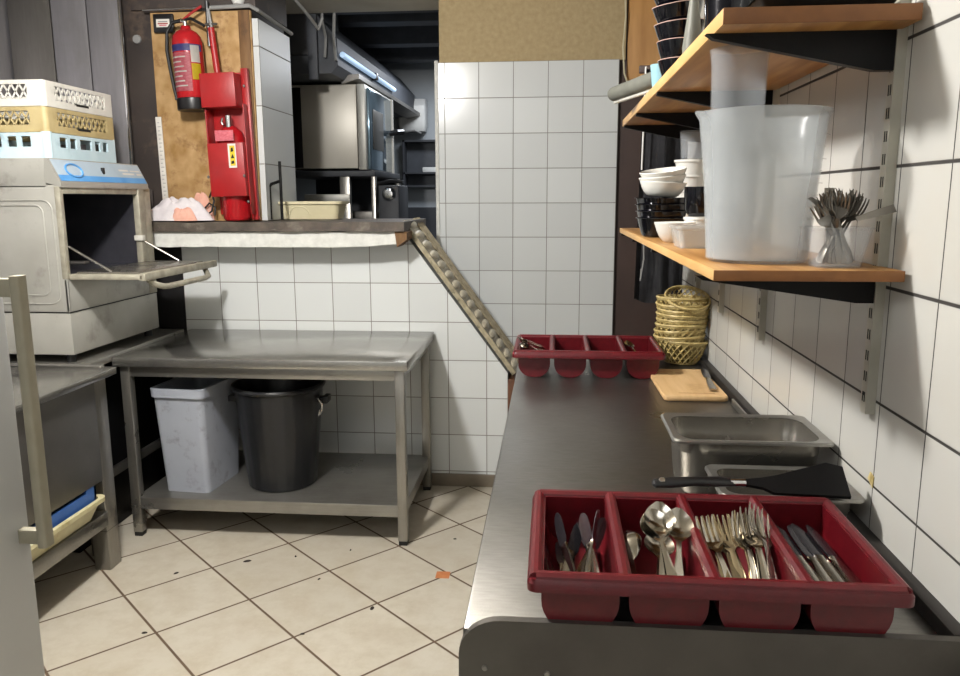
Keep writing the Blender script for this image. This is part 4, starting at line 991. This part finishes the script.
# open door, hinged at the sill, lying level
d_ = obj('door', box(NB(), .0, .315, .01, .66, .322, .345, .005), 'dw_rim', t)
obj('door_liner', box(NB(), .02, .285, .035, .63, .345, .352, .003), 'steel_pan', d_)
obj('front_lip', box(NB(), .298, .325, .01, .70, .318, .350, .006), 'dw_rim', d_)
obj('handle', tube(NB(), [(.30, .08, .318), (.318, .10, .296), (.338, .13, .285), (.342, .17, .282), (.342, .52, .282), (.338, .56, .286), (.318, .59, .298), (.30, .61, .318)], .0125, 12), 'dw_rim', d_)
obj('support_rod', tube(NB(), [(.0, .03, .455), (.17, .04, .353)], .005, 8), 'chrome', d_)
obj('support_rod', tube(NB(), [(.0, .60, .455), (.17, .62, .353)], .005, 8), 'chrome', d_)
obj('rod_clip', box(NB(), -.02, .022, .572, .60, .45, .475, .003), 'rack_white', d_)

def lattice_rack(name, label, m, loc, h, rz=0):
    t = thing(name, label, 'glass rack', loc, rz)
    S = .50; th = .006
    body = NB()
    # top and bottom bands, corner posts, diagonal lattice on each side, open grid floor
    for face in range(4):
        mt = Matrix.Translation((S/2, S/2, 0)) @ Matrix.Rotation(face*PI/2, 4, 'Z') @ Matrix.Translation((-S/2, -S/2, 0))
        box(body, .02, S-.02, 0, th, 0, .028, 0, mt); box(body, .02, S-.02, 0, th, h-.016, h, 0, mt)
        box(body, .02, .07, 0, th, .028, h-.016, 0, mt); box(body, S-.07, S-.02, 0, th, .028, h-.016, 0, mt)
        z0, z1 = .028, h-.016; n_ = 11; w = (S-.14)/n_
        for i in range(n_):
            x0 = .07+w*i
            for (xa, xb) in ((x0, x0+w), (x0+w, x0)):
                c = .0035
                prism(body, [(xa-c, z0), (xa+c, z0), (xb+c, z1), (xb-c, z1)], 'y', .001, th-.001, mt)
        for i in range(2): box(body, .2+.0*i, .3, -.001, .001, .028-.004, .030, 0, mt)
    obj('lattice_sides', body, m, t, smooth=False)
    for x, y in ((.02, .02), (S-.02, .02), (.02, S-.02), (S-.02, S-.02)): obj('corner_post', lathe(NB(), [(.02, 0), (.02, h), (.016, h)], x, y, seg=20), m, t)
    bm = NB()
    for i in range(10): box(bm, .02+.05*i, .026+.05*i, .01, S-.01, .002, .010); box(bm, .01, S-.01, .02+.05*i, .026+.05*i, .002, .010)
    obj('grid_floor', bm, m, t, smooth=False)
    obj('grip_slot', box(NB(), S-.0015, S+.0012, .21, .30, .020, .028), 'slot', t)
    return t
def window_rack(name, label, m, loc, h):
    t = thing(name, label, 'glass rack', loc)
    S = .50; body = NB()
    for face in range(4):
        mt = Matrix.Translation((S/2, S/2, 0)) @ Matrix.Rotation(face*PI/2, 4, 'Z') @ Matrix.Translation((-S/2, -S/2, 0))
        box(body, .02, S-.02, 0, .006, 0, .045, 0, mt); box(body, .02, S-.02, 0, .006, h-.014, h, 0, mt)
        for x0, x1 in ((.02, .075), (.125, .145), (.19, .215), (.30, .325), (.365, .385), (.425, .48)): box(body, x0, x1, 0, .008, .045, h-.014, 0, mt)
    obj('slotted_sides', body, m, t, smooth=False)
    for x, y in ((.02, .02), (S-.02, .02), (.02, S-.02), (S-.02, S-.02)): obj('corner_post', lathe(NB(), [(.021, 0), (.021, h+.004), (.016, h+.004)], x, y, seg=20), m, t)
    bm = NB()
    for i in range(10): box(bm, .02+.05*i, .026+.05*i, .01, S-.01, .002, .010); box(bm, .01, S-.01, .02+.05*i, .026+.05*i, .002, .010)
    obj('grid_floor', bm, m, t, smooth=False)
    return t
RX, RYk = -2.505, 3.035
window_rack('glass_rack', 'pale blue slotted glass rack, lowest of three on the washer', 'rack_blue', (RX, RYk, 1.675), .100)
lattice_rack('glass_rack', 'tan lattice glass rack, middle of three on the washer', 'rack_tan', (RX, RYk, 1.777), .098)
lattice_rack('glass_rack', 'white lattice glass rack, topmost of three on the washer', 'rack_white', (RX, RYk, 1.877), .100)

# sink table in front
t = thing('sink_table', 'stainless steel sink table with thick legs in the left foreground', 'table', (0, 0, 0))
bm = NB(); box(bm, -2.55, -1.750, 1.6, 2.945, .815, .845, .004); box(bm, -2.55, -1.80, 2.917, 2.945, .845, .856, .004)
obj('tabletop', bm, 'steel_table', t)
obj('front_apron', box(NB(), -1.80, -1.785, 1.62, 2.84, .40, .815, .003), 'steel_dark', t)
obj('basin', box(NB(), -2.45, -1.80, 1.7, 2.78, .42, .815, .02), 'steel_dark', t)
for x, y in ((-1.835, 2.905), (-2.50, 2.905), (-1.795, 1.65), (-2.50, 1.65)):
    bm = NB(); box(bm, x-.034, x+.034, y-.045, y+.04, .0, .815, .004)
    l_ = obj('leg', bm, 'steel_v', t)
    obj('seam_line', box(NB(), x-.0345, x+.0345, y-.0455, y+.0405, .17, .173), 'steel_dark', l_)
obj('under_shelf', box(NB(), -2.50, -1.79, 1.66, 2.86, .200, .262, .003), 'steel', t)
# cream tray with blue rack on its lower shelf
t = thing('cream_tray', 'cream plastic tray on the lower shelf of the sink table', 'tray', (-1.97, 2.50, .264))
obj('body', loft(NB(), [[(x, y, z) for x, y in rrect(a_, b_, .03, 5)] for a_, b_, z in ((.34, .56, 0), (.40, .62, .075), (.39, .61, .075), (.33, .55, .004))]), 'cream_tray', t)
obj('rim', loft(NB(), [[(x, y, z) for x, y in rrect(a_, b_, .034, 5)] for a_, b_, z in ((.402, .622, .066), (.425, .645, .068), (.425, .645, .084), (.39, .61, .084), (.388, .608, .074))], False, False), 'cream_tray', t)
t = thing('blue_rack', 'blue plastic dish rack sitting in the cream tray', 'dish rack', (-1.95, 2.54, .285))
bm = NB()
for sx in (-.16, .15):
    prism(bm, [(-.25, .02), (.25, .02), (.25, .17), (.20, .17), (.185, .10), (-.16, .10), (-.185, .14), (-.25, .14)], 'x', sx, sx+.012)
box(bm, -.16, .162, -.25, -.238, .02, .12); box(bm, -.16, .162, .238, .25, .02, .17)
obj('frame', bm, 'blue', t, smooth=False)
bm = NB()
for i in range(9): box(bm, -.15+.035*i, -.142+.035*i, -.24, .24, .02, .03)
obj('slats', bm, 'blue', t, smooth=False)

# tall fridge door in the left foreground
t = thing('fridge', 'pale upright fridge door with long handle at the left edge', 'fridge', (-1.05, 1.41, 0))
obj('door', box(NB(), -.065, 0, -.62, 0, .06, 1.85, .012), 'fridge', t)
obj('cabinet', box(NB(), -.62, -.072, -.62, 0, .0, 1.85, .01), 'fridge', t)
h_ = obj('handle', loft(NB(), [[(x+ox, y+oy, z) for x, y in rrect(.020, .030, .006, 3)] for ox, oy, z in ((.050, -.03, .83), (.050, -.03, 1.00), (.050, -.03, 1.20), (.050, -.03, 1.37))]), 'fridge_edge', t)
obj('handle_mount', box(NB(), -.002, .052, -.040, -.020, 1.330, 1.365, .003), 'fridge_edge', h_)
obj('handle_mount', box(NB(), -.002, .052, -.040, -.020, .835, .865, .003), 'fridge_edge', h_)

# ------------------------------------------------------------------ lights
def area(name, loc, size, power, color, target=None, shape='DISK', sy=None):
    L = bpy.data.lights.new(name, 'AREA'); L.shape = shape; L.size = size; L.energy = power; L.color = color
    if sy: L.shape = 'RECTANGLE'; L.size_y = sy
    o = bpy.data.objects.new(name, L); COL.objects.link(o); o.location = loc
    if target: o.rotation_euler = (Vector(target)-Vector(loc)).to_track_quat('-Z', 'Y').to_euler()
    return o
def bulb(name, loc, r, power, color):
    L = bpy.data.lights.new(name, 'POINT'); L.shadow_soft_size = r; L.energy = power; L.color = color
    o = bpy.data.objects.new(name, L); COL.objects.link(o); o.location = loc
bulb('ceiling_bulb', (-1.12, 1.75, 2.52), .085, 235, (1, .975, .95))
area('entry_fill_light', (-.6, -.6, 2.62), 1.2, 19, (.95, .975, 1))  # added fill behind the camera, not an actual lamp
area('kitchen_fill_light', (-.8, 6.9, 2.68), .6, 34, (.88, .93, 1))  # unseen fill added to brighten the kitchen beyond the hood tubes
area('kitchen_fill_front', (-.9, 5.35, 2.60), .3, 7, (.95, .97, 1))  # unseen fill added to lift the oven casing
w = bpy.data.worlds.new('world'); sc.world = w; w.use_nodes = True
bg = w.node_tree.nodes['Background']; bg.inputs[0].default_value = (.9, .92, 1, 1); bg.inputs[1].default_value = .2

# ------------------------------------------------------------------ camera
cam = bpy.data.cameras.new('camera'); co = bpy.data.objects.new('camera', cam); COL.objects.link(co); sc.camera = co
cam.sensor_fit = 'HORIZONTAL'; cam.sensor_width = 36; cam.lens = 781.86/960*36; cam.clip_start = .02
yaw, pitch, roll = .0922, .177, -.0038
f = Vector((-math.sin(yaw)*math.cos(pitch), math.cos(yaw)*math.cos(pitch), -math.sin(pitch)))
r = Vector((math.cos(yaw), math.sin(yaw), 0)); u = r.cross(f)
r2 = r*math.cos(roll) + u*math.sin(roll); u2 = -r*math.sin(roll) + u*math.cos(roll)
mt = Matrix((r2, u2, -f)).transposed().to_4x4(); mt.translation = (0, 0, 1.51)
co.matrix_world = mt
